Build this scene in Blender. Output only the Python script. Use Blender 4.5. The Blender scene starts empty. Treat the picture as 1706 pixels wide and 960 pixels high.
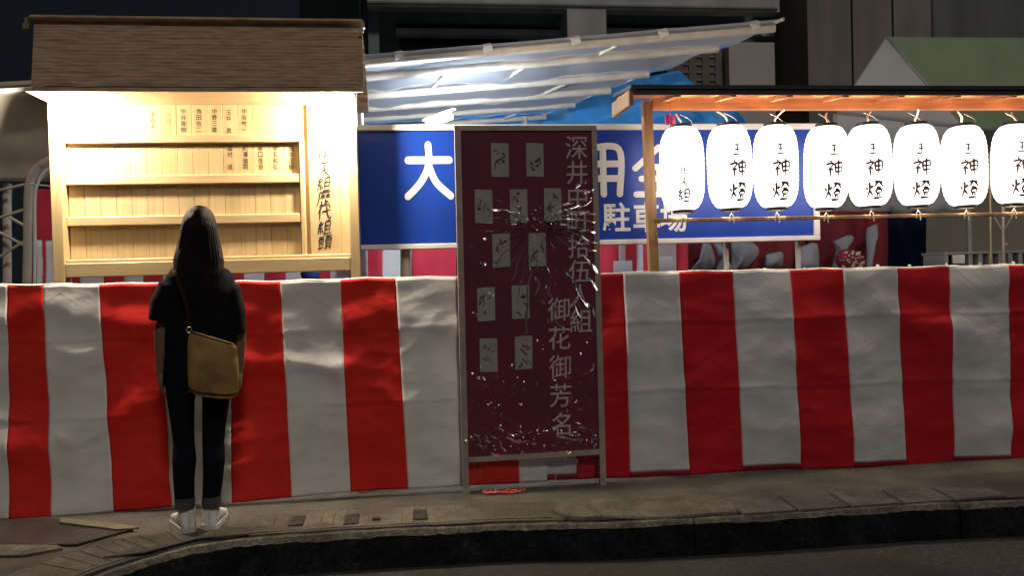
import bpy, bmesh, math, random
from mathutils import Vector, Matrix, noise as mnoise
random.seed(7)
S = bpy.context.scene
COL = S.collection
R = math.radians

# ------------------------------------------------------------------ camera, world, sun
F, CX, CY = 1400.0, 853.0, 480.0            # focal length and centre in photograph pixels
PITCH, ROLL, YAW, CAMH = R(-1.02), R(-1.5), R(-7.5), 1.222
cam_d = bpy.data.cameras.new('camera'); cam = bpy.data.objects.new('camera', cam_d); COL.objects.link(cam)
cam_d.sensor_width = 36; cam_d.lens = 36 * F / 1706; cam_d.clip_end = 300; cam_d.clip_start = .05
ROT = Matrix.Rotation(YAW, 3, 'Z') @ Matrix.Rotation(R(90) + PITCH, 3, 'X') @ Matrix.Rotation(ROLL, 3, 'Z')
CAM = Vector((0, 0, CAMH))
cam.matrix_world = Matrix.Translation(CAM) @ ROT.to_4x4()
S.camera = cam

w = bpy.data.worlds.new('World'); S.world = w; w.use_nodes = True
SUN_EL, SUN_AZ = R(46), R(13)              # a distant street light high behind the photographer
nt = w.node_tree; bg = nt.nodes['Background']
sky = nt.nodes.new('ShaderNodeTexSky'); sky.sky_type = 'NISHITA'; sky.sun_disc = False
sky.sun_elevation = SUN_EL; sky.sun_rotation = R(180) + SUN_AZ
nt.links.new(sky.outputs[0], bg.inputs[0]); bg.inputs[1].default_value = .004
sd = bpy.data.lights.new('sun', 'SUN'); sd.energy = .68; sd.angle = R(6); sd.color = (1, .93, .82)
sun = bpy.data.objects.new('sun', sd); COL.objects.link(sun)
sdir = Vector((math.sin(SUN_AZ) * math.cos(SUN_EL), -math.cos(SUN_AZ) * math.cos(SUN_EL), math.sin(SUN_EL)))
sun.rotation_euler = sdir.to_track_quat('Z', 'Y').to_euler()
S.view_settings.view_transform = 'Standard'; S.view_settings.look = 'None'
S.view_settings.exposure = 0; S.view_settings.gamma = 1; S.view_settings.use_curve_mapping = False

def ray(u, v): return ROT @ Vector(((u - CX) / F, -(v - CY) / F, -1))
def P(u, v, y):                              # where the sight line of a pixel meets the upright plane y
    d = ray(u, v); return CAM + d * (y / d.y)
def G(u, v, z=0.0):                          # ... meets a level plane
    d = ray(u, v); return CAM + d * ((z - CAMH) / d.z)
def PX(u, v, x):
    d = ray(u, v); return CAM + d * (x / d.x)

# ------------------------------------------------------------------ materials
MATS = {}
def mat(name, col, rough=.6, var=.12, scale=6, bump=0, bscale=60, metal=0, stretch=(1, 1, 1), trans=0, spec=.5, col2=None, detail=6, emit=None):
    m = bpy.data.materials.new(name); m.use_nodes = True; N = m.node_tree.nodes; L = m.node_tree.links
    b = N['Principled BSDF']; out = N['Material Output']
    tc = N.new('ShaderNodeTexCoord'); mp = N.new('ShaderNodeMapping'); mp.inputs['Scale'].default_value = stretch
    L.new(tc.outputs['Object'], mp.inputs[0])
    nz = N.new('ShaderNodeTexNoise'); nz.inputs['Scale'].default_value = scale; nz.inputs['Detail'].default_value = detail
    L.new(mp.outputs[0], nz.inputs['Vector'])
    cr = N.new('ShaderNodeValToRGB'); cr.color_ramp.elements[0].position = .3; cr.color_ramp.elements[1].position = .7
    c2 = col2 or tuple(min(1, c * (1 + var)) for c in col)
    cr.color_ramp.elements[0].color = (*[c * (1 - var) for c in col], 1); cr.color_ramp.elements[1].color = (*c2, 1)
    L.new(nz.outputs[0], cr.inputs[0]); L.new(cr.outputs[0], b.inputs['Base Color'])
    b.inputs['Roughness'].default_value = rough; b.inputs['Metallic'].default_value = metal
    b.inputs['Specular IOR Level'].default_value = spec
    if bump:
        n2 = N.new('ShaderNodeTexNoise'); n2.inputs['Scale'].default_value = bscale; n2.inputs['Detail'].default_value = 8
        L.new(mp.outputs[0], n2.inputs['Vector'])
        bp = N.new('ShaderNodeBump'); bp.inputs['Strength'].default_value = bump; bp.inputs['Distance'].default_value = .01
        L.new(n2.outputs[0], bp.inputs['Height']); L.new(bp.outputs[0], b.inputs['Normal'])
    if trans:
        t = N.new('ShaderNodeBsdfTranslucent'); L.new(cr.outputs[0], t.inputs[0])
        mx = N.new('ShaderNodeMixShader'); mx.inputs[0].default_value = trans
        L.new(b.outputs[0], mx.inputs[1]); L.new(t.outputs[0], mx.inputs[2]); L.new(mx.outputs[0], out.inputs[0])
    if emit:
        b.inputs['Emission Color'].default_value = (*emit[0], 1); b.inputs['Emission Strength'].default_value = emit[1]
    MATS[name] = m; return m

M = MATS
def cloth(name, col, trans):
    m = mat(name, col, .65, .08, 3, .10, 420, trans=trans, spec=.16)
    N = m.node_tree.nodes; L = m.node_tree.links; b = N['Principled BSDF']
    tc = N.new('ShaderNodeTexCoord'); prev = b.inputs['Normal'].links[0].from_socket; nrm = prev
    for rot, sc, scale, dist in ((R(28), (.8, 1, 4.2), 1.3, .022), (R(-35), (.8, 1, 4), 1.7, .016), (R(4), (.5, 1, 6), 3.0, .006)):
        mp = N.new('ShaderNodeMapping'); mp.vector_type = 'POINT'; mp.inputs['Rotation'].default_value = (0, rot, 0)
        m2 = N.new('ShaderNodeMapping'); m2.inputs['Scale'].default_value = sc
        L.new(tc.outputs['Object'], mp.inputs[0]); L.new(mp.outputs[0], m2.inputs[0])
        n = N.new('ShaderNodeTexNoise'); n.inputs['Scale'].default_value = scale; n.inputs['Detail'].default_value = 3; n.inputs['Distortion'].default_value = .4
        L.new(m2.outputs[0], n.inputs['Vector'])
        a = N.new('ShaderNodeMath'); a.operation = 'SUBTRACT'; a.inputs[1].default_value = .5; L.new(n.outputs[0], a.inputs[0])
        c = N.new('ShaderNodeMath'); c.operation = 'ABSOLUTE'; L.new(a.outputs[0], c.inputs[0])
        d = N.new('ShaderNodeMath'); d.operation = 'POWER'; d.inputs[1].default_value = .7; L.new(c.outputs[0], d.inputs[0])
        bp = N.new('ShaderNodeBump'); bp.invert = True; bp.inputs['Strength'].default_value = .24; bp.inputs['Distance'].default_value = dist
        L.new(d.outputs[0], bp.inputs['Height']); L.new(nrm, bp.inputs['Normal']); nrm = bp.outputs[0]
    L.new(nrm, b.inputs['Normal'])
    for q in N:
        if q.type == 'BSDF_TRANSLUCENT': L.new(nrm, q.inputs['Normal'])
cloth('red_cloth', (.76, .036, .028), .28)
cloth('white_cloth', (.80, .765, .74), .28)
cloth('dim_red_cloth', (.60, .020, .030), .30)  # same red as red_cloth, darkened for the weaker light on the right span
cloth('dim_white_cloth', (.70, .685, .685), .30)  # white_cloth again, with the right span's weaker light put into its colour
cloth('hem_cloth', (.26, .012, .018), .25)
mat('pale_wood', (.52, .375, .19), .5, .10, 9, .08, 60, stretch=(6, 6, .5))
mat('rail_wood', (.52, .375, .195), .5, .10, 9, .08, 60, stretch=(.5, 6, 6))
mat('plank_wood', (.49, .35, .175), .5, .12, 7, .08, 60, stretch=(7, 6, .4))
mat('plank_dark', (.45, .32, .155), .5, .12, 7, .08, 60, stretch=(7, 6, .4))
mat('bark', (.44, .30, .20), .85, .35, 14, .5, 90, stretch=(.6, 4, 4))
mat('brass', (.85, .74, .5), .3, .1, 5, metal=1)
mat('ink', (.010, .008, .007), .7, .2, 30)
mat('faded_ink', (.20, .12, .05), .7, .3, 30)
mat('lantern_ink', (.22, .13, .12), .8, .2, 30)
mat('orange_wood', (.64, .27, .11), .55, .25, 8, .15, 50, stretch=(.5, 6, 6))
mat('post_wood', (.34, .19, .085), .6, .3, 8, .15, 50, stretch=(6, 6, .5))
mat('black_roof', (.018, .017, .017), .55, .3, 12, .2, 60)
mat('black_wood', (.02, .018, .016), .5, .2, 12)
mat('sign_blue', (.011, .052, .37), .35, .06, 2, .02, 200)
mat('sign_white', (.82, .82, .80), .4, .04, 4)
mat('frame_white', (.80, .76, .70), .45, .08, 6, .05, 60)
mat('sign_red', (.135, .010, .028), .7, .12, 3, .1, 300)
mat('steel', (.47, .40, .33), .45, .18, 12, .1, 80, metal=.35)
mat('card_paper', (.35, .335, .295), .8, .12, 14, .1, 120)
mat('card_ink', (.10, .085, .08), .8, .2, 40)
mat('letter_grey', (.56, .46, .45), .6, .12, 30)
mat('asphalt', (.055, .050, .043), .85, .35, 30, .9, 260)
mat('pavement', (.088, .077, .061), .85, .28, 5, .6, 180)
mat('kerb', (.017, .0175, .0185), .95, .4, 9, .6, 150, spec=.05)  # near-black base colour stands in for shade on the face towards the road
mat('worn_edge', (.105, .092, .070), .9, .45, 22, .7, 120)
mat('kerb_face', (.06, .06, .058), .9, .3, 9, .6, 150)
mat('stone', (.115, .100, .068), .85, .25, 10, .6, 120)
mat('slab', (.10, .088, .076), .85, .22, 10, .5, 150)
mat('groove', (.105, .088, .064), .85, .25, 14, .4, 150)
mat('dark_plate', (.035, .027, .022), .5, .3, 12, .3, 90)
mat('yellow_edge', (.125, .108, .062), .7, .3, 14, .3, 100)
mat('skin', (.19, .10, .065), .5, .08, 12)
mat('hair', (.006, .0045, .004), .55, .3, 30, .35, 60, stretch=(12, 12, .5), spec=.09)
mat('black_shirt', (.0045, .0045, .006), .95, .2, 20, .8, 14, spec=.12)
mat('black_jeans', (.0045, .006, .011), .9, .2, 20, .3, 300, spec=.1)
mat('denim_cuff', (.055, .056, .06), .85, .2, 30, .3, 300)
mat('shoe_white', (.78, .75, .70), .6, .08, 14, .1, 120)
mat('rubber', (.55, .52, .47), .6, .15, 20)
mat('lace', (.6, .58, .55), .8, .1, 20)
mat('bag_leather', (.27, .155, .05), .55, .3, 9, .6, 16)
mat('strap', (.016, .011, .007), .8, .2, 20, spec=.08)
mat('pipe', (.56, .49, .41), .4, .15, 10, .05, 60)
mat('pipe_yellow', (.6, .45, .2), .4, .15, 10)
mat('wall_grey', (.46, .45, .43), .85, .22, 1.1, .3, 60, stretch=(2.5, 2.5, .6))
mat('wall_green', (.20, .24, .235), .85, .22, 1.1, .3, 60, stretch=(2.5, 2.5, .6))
mat('wall_pale', (.55, .50, .47), .85, .08, 1.5, .3, 60)
mat('wall_brown', (.24, .215, .20), .85, .22, 1.1, .3, 60, stretch=(2.5, 2.5, .6))
mat('wall_slate', (.15, .155, .165), .85, .22, 1.1, .3, 60, stretch=(2.5, 2.5, .6))
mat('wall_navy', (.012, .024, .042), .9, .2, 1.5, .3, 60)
mat('wall_black', (.010, .013, .016), .9, .2, 1.5, spec=.1)
mat('glass_dark', (.012, .016, .018), .12, .2, 2)
mat('lattice', (.17, .145, .11), .8, .2, 6)
mat('tarp_blue', (.05, .38, 1.0), .5, .12, 4, .25, 30, trans=.15)
mat('tent_green', (.30, .37, .24), .75, .1, 3, .1, 200, trans=.15)
mat('tent_white', (.80, .77, .76), .75, .06, 2, .1, 200, trans=.3)
mat('awning', (.86, .78, .68), .75, .08, 2, .1, 200, trans=.25)
mat('beige_wall', (.33, .28, .225), .85, .1, 2, .2, 80)
mat('pink_cloth', (.80, .05, .085), .75, .1, 5, .1, 300, trans=.3)
mat('maroon_cloth', (.20, .016, .026), .8, .15, 4, .1, 300, trans=.2)
mat('grey_cloth', (.30, .31, .35), .8, .12, 4, .1, 300, trans=.2)
mat('navy_cloth', (.02, .045, .18), .8, .2, 4, .1, 300, trans=.15)
mat('pale_pattern', (.45, .36, .34), .8, .2, 20)
mat('paper_white', (.8, .8, .78), .7, .05, 6)
mat('pink_plastic', (.85, .08, .30), .4, .1, 8)
mat('cord_white', (.75, .68, .62), .6, .1, 20)
mat('rope_red', (.75, .10, .07), .6, .25, 40)
mat('crate_grey', (.30, .30, .29), .6, .12, 8)
mat('lamp_holder', (.7, .68, .64), .5, .05, 8)
mat('bench_wood', (.2, .14, .08), .7, .2, 8)

def grit(name, fine, amount, stain):
    m = MATS[name]; N = m.node_tree.nodes; L = m.node_tree.links; b = N['Principled BSDF']
    src = b.inputs['Base Color'].links[0].from_socket; tc = N.new('ShaderNodeTexCoord')
    n1 = N.new('ShaderNodeTexNoise'); n1.inputs['Scale'].default_value = fine; n1.inputs['Detail'].default_value = 4; n1.inputs['Roughness'].default_value = .8
    n2 = N.new('ShaderNodeTexNoise'); n2.inputs['Scale'].default_value = stain; n2.inputs['Detail'].default_value = 6; n2.inputs['Distortion'].default_value = .6
    v = N.new('ShaderNodeTexVoronoi'); v.inputs['Scale'].default_value = fine * .45
    for q in (n1, n2, v): L.new(tc.outputs['Object'], q.inputs['Vector'])
    r1 = N.new('ShaderNodeMapRange'); r1.inputs[1].default_value = .3; r1.inputs[2].default_value = .7; r1.inputs[3].default_value = 1 - amount; r1.inputs[4].default_value = 1 + amount; L.new(n1.outputs[0], r1.inputs[0])
    r2 = N.new('ShaderNodeMapRange'); r2.inputs[1].default_value = .38; r2.inputs[2].default_value = .62; r2.inputs[3].default_value = .62; r2.inputs[4].default_value = 1.2; L.new(n2.outputs[0], r2.inputs[0])
    r3 = N.new('ShaderNodeMapRange'); r3.inputs[1].default_value = .0; r3.inputs[2].default_value = .35; r3.inputs[3].default_value = 1 + amount * .8; r3.inputs[4].default_value = .92; L.new(v.outputs[0], r3.inputs[0])
    a = N.new('ShaderNodeMath'); a.operation = 'MULTIPLY'; L.new(r1.outputs[0], a.inputs[0]); L.new(r2.outputs[0], a.inputs[1])
    c = N.new('ShaderNodeMath'); c.operation = 'MULTIPLY'; L.new(a.outputs[0], c.inputs[0]); L.new(r3.outputs[0], c.inputs[1])
    mx = N.new('ShaderNodeVectorMath'); mx.operation = 'SCALE'; L.new(src, mx.inputs[0]); L.new(c.outputs[0], mx.inputs['Scale']); L.new(mx.outputs[0], b.inputs['Base Color'])
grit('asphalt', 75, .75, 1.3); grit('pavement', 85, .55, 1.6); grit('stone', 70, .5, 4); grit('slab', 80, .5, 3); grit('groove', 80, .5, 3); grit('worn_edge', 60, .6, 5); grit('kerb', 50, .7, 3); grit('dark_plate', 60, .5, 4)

def emission(name, col, st):
    m = bpy.data.materials.new(name); m.use_nodes = True; N = m.node_tree.nodes; N.clear()
    e = N.new('ShaderNodeEmission'); o = N.new('ShaderNodeOutputMaterial')
    e.inputs[0].default_value = (*col, 1); e.inputs[1].default_value = st
    m.node_tree.links.new(e.outputs[0], o.inputs[0]); MATS[name] = m; return m
emission('bulb_light', (1, .89, .71), 3700)
emission('lantern_bulb', (1, .82, .60), 1100)
emission('tube_light', (.80, .92, 1), 780)

def lantern_paper():                         # lit paper: a glow that is a little stronger level with the bulb inside
    m = mat('lantern_paper', (.8, .76, .7), .7, .03, 8)
    b = m.node_tree.nodes['Principled BSDF']
    b.inputs['Emission Color'].default_value = (1, .90, .80, 1); b.inputs['Emission Strength'].default_value = 2.6
lantern_paper()

def film(name, tint, clear, gloss_rough, scl, bump_s, bsc, trans_col=None):   # clear plastic: see-through, with crumpled shine
    m = bpy.data.materials.new(name); m.use_nodes = True; N = m.node_tree.nodes; L = m.node_tree.links; N.clear()
    o = N.new('ShaderNodeOutputMaterial'); t = N.new('ShaderNodeBsdfTransparent'); t.inputs[0].default_value = (*tint, 1)
    g = N.new('ShaderNodeBsdfGlossy'); g.inputs['Roughness'].default_value = gloss_rough; g.inputs[0].default_value = (1, 1, 1, 1)
    tc = N.new('ShaderNodeTexCoord'); n = N.new('ShaderNodeTexNoise'); n.inputs['Scale'].default_value = bsc; n.inputs['Detail'].default_value = 4
    L.new(tc.outputs['Object'], n.inputs['Vector'])
    bp = N.new('ShaderNodeBump'); bp.inputs['Strength'].default_value = bump_s; bp.inputs['Distance'].default_value = .02
    L.new(n.outputs[0], bp.inputs['Height']); L.new(bp.outputs[0], g.inputs['Normal'])
    lw = N.new('ShaderNodeLayerWeight'); lw.inputs[0].default_value = scl; L.new(bp.outputs[0], lw.inputs['Normal'])
    base = t
    if trans_col:
        tr = N.new('ShaderNodeBsdfTranslucent'); tr.inputs[0].default_value = (*trans_col, 1)
        df = N.new('ShaderNodeBsdfDiffuse'); df.inputs[0].default_value = (*trans_col, 1)
        m1 = N.new('ShaderNodeMixShader'); m1.inputs[0].default_value = .35; L.new(tr.outputs[0], m1.inputs[1]); L.new(df.outputs[0], m1.inputs[2])
        m2 = N.new('ShaderNodeMixShader'); m2.inputs[0].default_value = 1 - clear
        L.new(t.outputs[0], m2.inputs[1]); L.new(m1.outputs[0], m2.inputs[2]); base = m2
    mx = N.new('ShaderNodeMixShader'); L.new(lw.outputs['Fresnel'], mx.inputs[0])
    L.new(base.outputs[0], mx.inputs[1]); L.new(g.outputs[0], mx.inputs[2]); L.new(mx.outputs[0], o.inputs[0])
    MATS[name] = m
film('wrap_film', (.96, .94, .97), 1, .15, .30, .17, 11)
film('vinyl', (.92, .92, .97), .2, .3, .03, .1, 5, (.72, .74, .82))

# ------------------------------------------------------------------ mesh helpers
ORG = {}
class MB:
    def __init__(s): s.v = []; s.f = []
    def add(s, vs, fs):
        k = len(s.v); s.v += [Vector(x) for x in vs]; s.f += [[i + k for i in f] for f in fs]; return s
    def box(s, lo, hi, bev=0):
        (a, b, c), (d, e, f) = lo, hi
        if bev:
            t = bmesh.new(); bmesh.ops.create_cube(t, size=1)
            for q in t.verts: q.co = Vector(((a + d) / 2 + q.co.x * (d - a), (b + e) / 2 + q.co.y * (e - b), (c + f) / 2 + q.co.z * (f - c)))
            bmesh.ops.bevel(t, geom=t.edges[:], offset=bev, segments=1, affect='EDGES')
            t.verts.index_update(); s.add([q.co.copy() for q in t.verts], [[q.index for q in g.verts] for g in t.faces]); t.free(); return s
        return s.add([(a, b, c), (d, b, c), (d, e, c), (a, e, c), (a, b, f), (d, b, f), (d, e, f), (a, e, f)],
                     [(0, 3, 2, 1), (4, 5, 6, 7), (0, 1, 5, 4), (1, 2, 6, 5), (2, 3, 7, 6), (3, 0, 4, 7)])
    def hexa(s, q, d):                       # a quad with thickness d (vector)
        d = Vector(d); q = [Vector(x) for x in q]
        return s.add(q + [x + d for x in q], [(3, 2, 1, 0), (4, 5, 6, 7), (0, 1, 5, 4), (1, 2, 6, 5), (2, 3, 7, 6), (3, 0, 4, 7)])
    def prism(s, pts, d):                    # a flat outline with thickness d
        d = Vector(d); n = len(pts); pts = [Vector(p) for p in pts]
        return s.add(pts + [p + d for p in pts], [list(range(n))[::-1], list(range(n, 2 * n))] + [(i, (i + 1) % n, n + (i + 1) % n, n + i) for i in range(n)])
    def tube(s, pts, rad, n=12, cap=True):   # rad: number, (rx, ry) or a list of these, one for each point; rx along world x where it can be
        pts = [Vector(p) for p in pts]; m = len(pts)
        rs = rad if isinstance(rad, list) else [rad] * m
        k = len(s.v)
        for i, p in enumerate(pts):
            t = (pts[min(i + 1, m - 1)] - pts[max(i - 1, 0)]).normalized()
            ref = Vector((1, 0, 0)) if abs(t.x) < .8 else Vector((0, 1, 0))
            e1 = (ref - t * ref.dot(t)).normalized(); e2 = t.cross(e1)
            rx, ry = rs[i] if isinstance(rs[i], tuple) else (rs[i], rs[i])
            for j in range(n):
                a = 2 * math.pi * j / n; s.v.append(p + e1 * math.cos(a) * rx + e2 * math.sin(a) * ry)
        for i in range(m - 1):
            for j in range(n):
                a, b = k + i * n + j, k + i * n + (j + 1) % n; s.f.append([a, b, b + n, a + n])
        if cap: s.f.append([k + j for j in range(n)][::-1]); s.f.append([k + (m - 1) * n + j for j in range(n)])
        return s
    def lathe(s, prof, c=(0, 0, 0), n=32):   # prof: (radius, z)
        k = len(s.v); m = len(prof); c = Vector(c)
        for r, z in prof:
            for j in range(n):
                a = 2 * math.pi * j / n; s.v.append(c + Vector((r * math.cos(a), r * math.sin(a), z)))
        for i in range(m - 1):
            for j in range(n):
                a, b = k + i * n + j, k + i * n + (j + 1) % n; s.f.append([a, b, b + n, a + n])
        s.f.append([k + j for j in range(n)][::-1]); s.f.append([k + (m - 1) * n + j for j in range(n)]); return s
    def open(s): s.f = s.f[:-2]; return s
    def grid(s, fn, nu, nv):
        k = len(s.v)
        for j in range(nv + 1):
            for i in range(nu + 1): s.v.append(Vector(fn(i / nu, j / nv)))
        for j in range(nv):
            for i in range(nu):
                a = k + j * (nu + 1) + i; s.f.append([a, a + 1, a + nu + 2, a + nu + 1])
        return s
    def ball(s, c, r, n=16):
        c = Vector(c); r = Vector(r) if not isinstance(r, (int, float)) else Vector((r, r, r))
        t = bmesh.new(); bmesh.ops.create_uvsphere(t, u_segments=n, v_segments=max(8, n * 2 // 3), radius=1)
        t.verts.index_update(); s.add([c + Vector((q.co.x * r.x, q.co.y * r.y, q.co.z * r.z)) for q in t.verts], [[q.index for q in g.verts] for g in t.faces]); t.free(); return s
    def mesh(s, name, o, smooth, fix=True):
        me = bpy.data.meshes.new(name); me.from_pydata([tuple(x - o) for x in s.v], [], s.f)
        if fix:
            t = bmesh.new(); t.from_mesh(me); bmesh.ops.recalc_face_normals(t, faces=t.faces); t.to_mesh(me); t.free()
        if smooth:
            for p in me.polygons: p.use_smooth = True
            if smooth != 'all': me.set_sharp_from_angle(angle=R(40))
        return me
    def build(s, name, m, parent=None, smooth=False, thick=0, remesh=0, kind=None, label=None, fix=True, sub=0):
        o = ORG[parent.name] if parent else Vector((0, 0, 0))
        if not parent:
            lo = Vector([min(x[i] for x in s.v) for i in range(3)]); hi = Vector([max(x[i] for x in s.v) for i in range(3)])
            o = Vector(((lo.x + hi.x) / 2, (lo.y + hi.y) / 2, lo.z))
        ob = bpy.data.objects.new(name, s.mesh(name, o, smooth, fix)); COL.objects.link(ob)
        ORG[ob.name] = o
        if parent: ob.parent = parent
        else: ob.location = o
        if thick: md = ob.modifiers.new('s', 'SOLIDIFY'); md.thickness = thick; md.offset = 0
        if remesh:
            md = ob.modifiers.new('r', 'REMESH'); md.mode = 'VOXEL'; md.voxel_size = remesh; md.use_smooth_shade = True
            md = ob.modifiers.new('k', 'SMOOTH'); md.iterations = 4; md.factor = .5
        if sub: md = ob.modifiers.new('u', 'SUBSURF'); md.levels = sub; md.render_levels = sub
        if remesh or sub:
            dg = bpy.context.evaluated_depsgraph_get(); me = bpy.data.meshes.new_from_object(ob.evaluated_get(dg), depsgraph=dg)
            ob.modifiers.clear(); ob.data = me; me.name = name
            for p in me.polygons: p.use_smooth = True
        ob.data.materials.clear(); ob.data.materials.append(MATS[m] if isinstance(m, str) else m)
        if kind: ob['kind'] = kind
        if label: ob['label'] = label
        return ob
def tag(o, label, cat, group=None):
    o['label'] = label; o['category'] = cat
    if group: o['group'] = group
    return o
def thing(name, loc, label, cat, group=None):
    o = bpy.data.objects.new(name, None); COL.objects.link(o); o.location = loc; o.empty_display_size = .1
    ORG[o.name] = Vector(loc); return tag(o, label, cat, group)
def share(src, parent, loc=(0, 0, 0), rz=0): # another object with the same mesh
    o = src.copy(); COL.objects.link(o); o.parent = parent; o.location = loc; o.rotation_euler = (0, 0, rz); ORG[o.name] = ORG[src.name]; return o
def smoothpoly(pts, n=6):
    if len(pts) < 3: return [tuple(a + (b - a) * i / n for a, b in zip(pts[0], pts[1])) for i in range(n + 1)]
    out = []; q = [pts[0]] + list(pts) + [pts[-1]]
    for i in range(1, len(q) - 2):
        for k in range(n):
            t = k / n; out.append(tuple(.5 * (2 * b + (c - a) * t + (2 * a - 5 * b + 4 * c - d) * t * t + (3 * b - a - 3 * c + d) * t ** 3) for a, b, c, d in zip(q[i - 1], q[i], q[i + 1], q[i + 2])))
    return out + [tuple(pts[-1])]

# ------------------------------------------------------------------ writing
GLYPH = {
 '王': [[(30,15),(72,13)],[(50,15),(50,85)],[(30,50),(70,48)],[(14,88),(86,85)]],
 '神': [[(28,5),(36,15)],[(6,28),(46,22),(12,62)],[(28,45),(28,98)],[(32,50),(44,60)],[(55,22),(56,70)],[(55,22),(94,20),(93,68)],[(55,45),(93,43)],[(55,68),(93,66)],[(74,2),(74,100)]],
 '燈': [[(6,35),(13,52)],[(38,28),(30,45)],[(23,12),(22,50),(4,92)],[(23,55),(40,80)],[(50,12),(66,10),(44,40)],[(54,18),(62,28)],[(70,6),(98,40)],[(88,10),(76,22)],[(58,42),(82,41)],[(56,52),(57,70)],[(56,52),(86,51),(84,70)],[(57,70),(84,69)],[(62,76),(66,86)],[(80,75),(76,86)],[(44,96),(98,93)]],
 '人': [[(52,8),(46,45),(6,94)],[(48,40),(66,70),(96,92)]],
 '組': [[(28,5),(12,28),(30,28)],[(38,18),(10,52),(40,50)],[(25,50),(25,94)],[(12,66),(5,86)],[(36,64),(43,80)],[(54,14),(54,88)],[(54,14),(86,13),(86,88)],[(54,38),(86,37)],[(54,62),(86,61)],[(44,91),(98,88)]],
 '伍': [[(30,5),(5,48)],[(20,30),(20,97)],[(40,16),(94,14)],[(62,16),(54,88)],[(46,48),(84,46),(80,88)],[(34,91),(98,88)]],
 '拾': [[(4,30),(36,26)],[(22,5),(22,90),(12,82)],[(4,66),(36,52)],[(66,5),(42,42)],[(66,8),(98,40)],[(54,46),(82,45)],[(50,60),(51,92)],[(50,60),(88,59),(86,92)],[(51,90),(87,89)]],
 '井': [[(12,32),(88,28)],[(4,62),(98,58)],[(34,6),(32,60),(10,96)],[(68,5),(68,98)]],
 '深': [[(8,8),(20,18)],[(3,36),(15,46)],[(4,92),(22,62)],[(34,10),(32,26)],[(34,12),(94,10),(88,24)],[(52,18),(42,36)],[(70,18),(86,34)],[(32,56),(96,54)],[(64,40),(64,98)],[(62,58),(34,92)],[(66,58),(96,90)]],
 '歴': [[(12,12),(94,10)],[(14,12),(12,60),(2,97)],[(24,30),(54,28)],[(39,20),(39,56)],[(38,34),(24,52)],[(40,34),(54,46)],[(58,30),(92,28)],[(74,20),(74,56)],[(73,34),(60,52)],[(75,34),(94,50)],[(58,58),(58,92)],[(58,74),(84,73)],[(36,68),(36,92)],[(22,95),(96,93)]],
 '代': [[(30,5),(5,48)],[(20,30),(20,97)],[(36,42),(94,34)],[(60,6),(68,50),(80,84),(96,92),(97,78)],[(78,8),(88,18)]],
 '頭': [[(6,12),(46,11)],[(12,26),(13,48)],[(12,26),(40,25),(38,48)],[(13,47),(39,46)],[(16,56),(20,72)],[(38,54),(33,70)],[(3,86),(48,78)],[(52,12),(98,10)],[(74,12),(68,24)],[(58,26),(58,76)],[(58,26),(92,25),(92,76)],[(58,42),(92,41)],[(58,58),(92,57)],[(58,75),(92,74)],[(66,78),(50,97)],[(82,78),(98,96)]],
 '大': [[(10,32),(91,32)],[(50,6),(50,40),(34,70),(8,94)],[(50,40),(64,70),(92,94)]],
 '用': [[(20,8),(20,60),(8,94)],[(20,8),(84,8),(84,94)],[(20,36),(84,36)],[(20,64),(84,64)],[(52,8),(52,94)]],
 '金': [[(50,4),(5,44)],[(50,4),(95,44)],[(28,42),(72,42)],[(16,64),(84,64)],[(50,42),(50,92)],[(28,74),(34,82)],[(72,74),(66,82)],[(6,94),(94,94)]],
}
def brush(mb, strokes, place, width, taper=True, n=5, jitter=0):
    """strokes in a 100 box (y down); place(x, y, k) gives the point on the surface, k its height step"""
    kk = 0
    for st in strokes:
        st = [(a + random.uniform(-jitter, jitter), b + random.uniform(-jitter, jitter)) for a, b in st]
        pts = smoothpoly(st, n); kk += 1; m = len(pts); L = []; Rr = []
        for i, (x, y) in enumerate(pts):
            a = pts[max(0, i - 1)]; b = pts[min(m - 1, i + 1)]; dx, dy = b[0] - a[0], b[1] - a[1]; d = math.hypot(dx, dy) or 1
            t = i / (m - 1); wd = width * ((1.15 - .75 * t ** 2) * (.75 + .25 * min(1, t * 6)) if taper else 1) / 2
            nx, ny = -dy / d * wd, dx / d * wd; L.append((x + nx, y + ny)); Rr.append((x - nx, y - ny))
        vs = [place(x, y, kk) for x, y in L] + [place(x, y, kk) for x, y in Rr]
        mb.add(vs, [(i, i + 1, m + i + 1, m + i) for i in range(m - 1)])
        if not taper:
            for j, (x, y) in enumerate((pts[0], pts[-1])):
                c = [place(x + width / 2 * math.cos(q * math.pi / 8), y + width / 2 * math.sin(q * math.pi / 8), kk + (.35 if j else .7)) for q in range(16)]
                mb.add(c, [list(range(16))])
_txt = {}
def font_glyph(ch, bold=0.0):
    if (ch, bold) in _txt: return _txt[(ch, bold)]
    c = bpy.data.curves.new('t', 'FONT'); c.body = ch; c.size = 1; c.offset = bold; c.resolution_u = 3
    o = bpy.data.objects.new('t', c); COL.objects.link(o); dg = bpy.context.evaluated_depsgraph_get()
    me = bpy.data.meshes.new_from_object(o.evaluated_get(dg), depsgraph=dg)
    vs = [tuple(q.co) for q in me.vertices]; fs = [list(p.vertices) for p in me.polygons]
    bpy.data.objects.remove(o); bpy.data.curves.remove(c); bpy.data.meshes.remove(me)
    x0, x1 = min(a[0] for a in vs), max(a[0] for a in vs); y0, y1 = min(a[1] for a in vs), max(a[1] for a in vs)
    sc = max(x1 - x0, y1 - y0)
    vs = [((a[0] - (x0 + x1) / 2) / sc, (a[1] - (y0 + y1) / 2) / sc) for a in vs]
    _txt[(ch, bold)] = (vs, fs); return vs, fs
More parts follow.
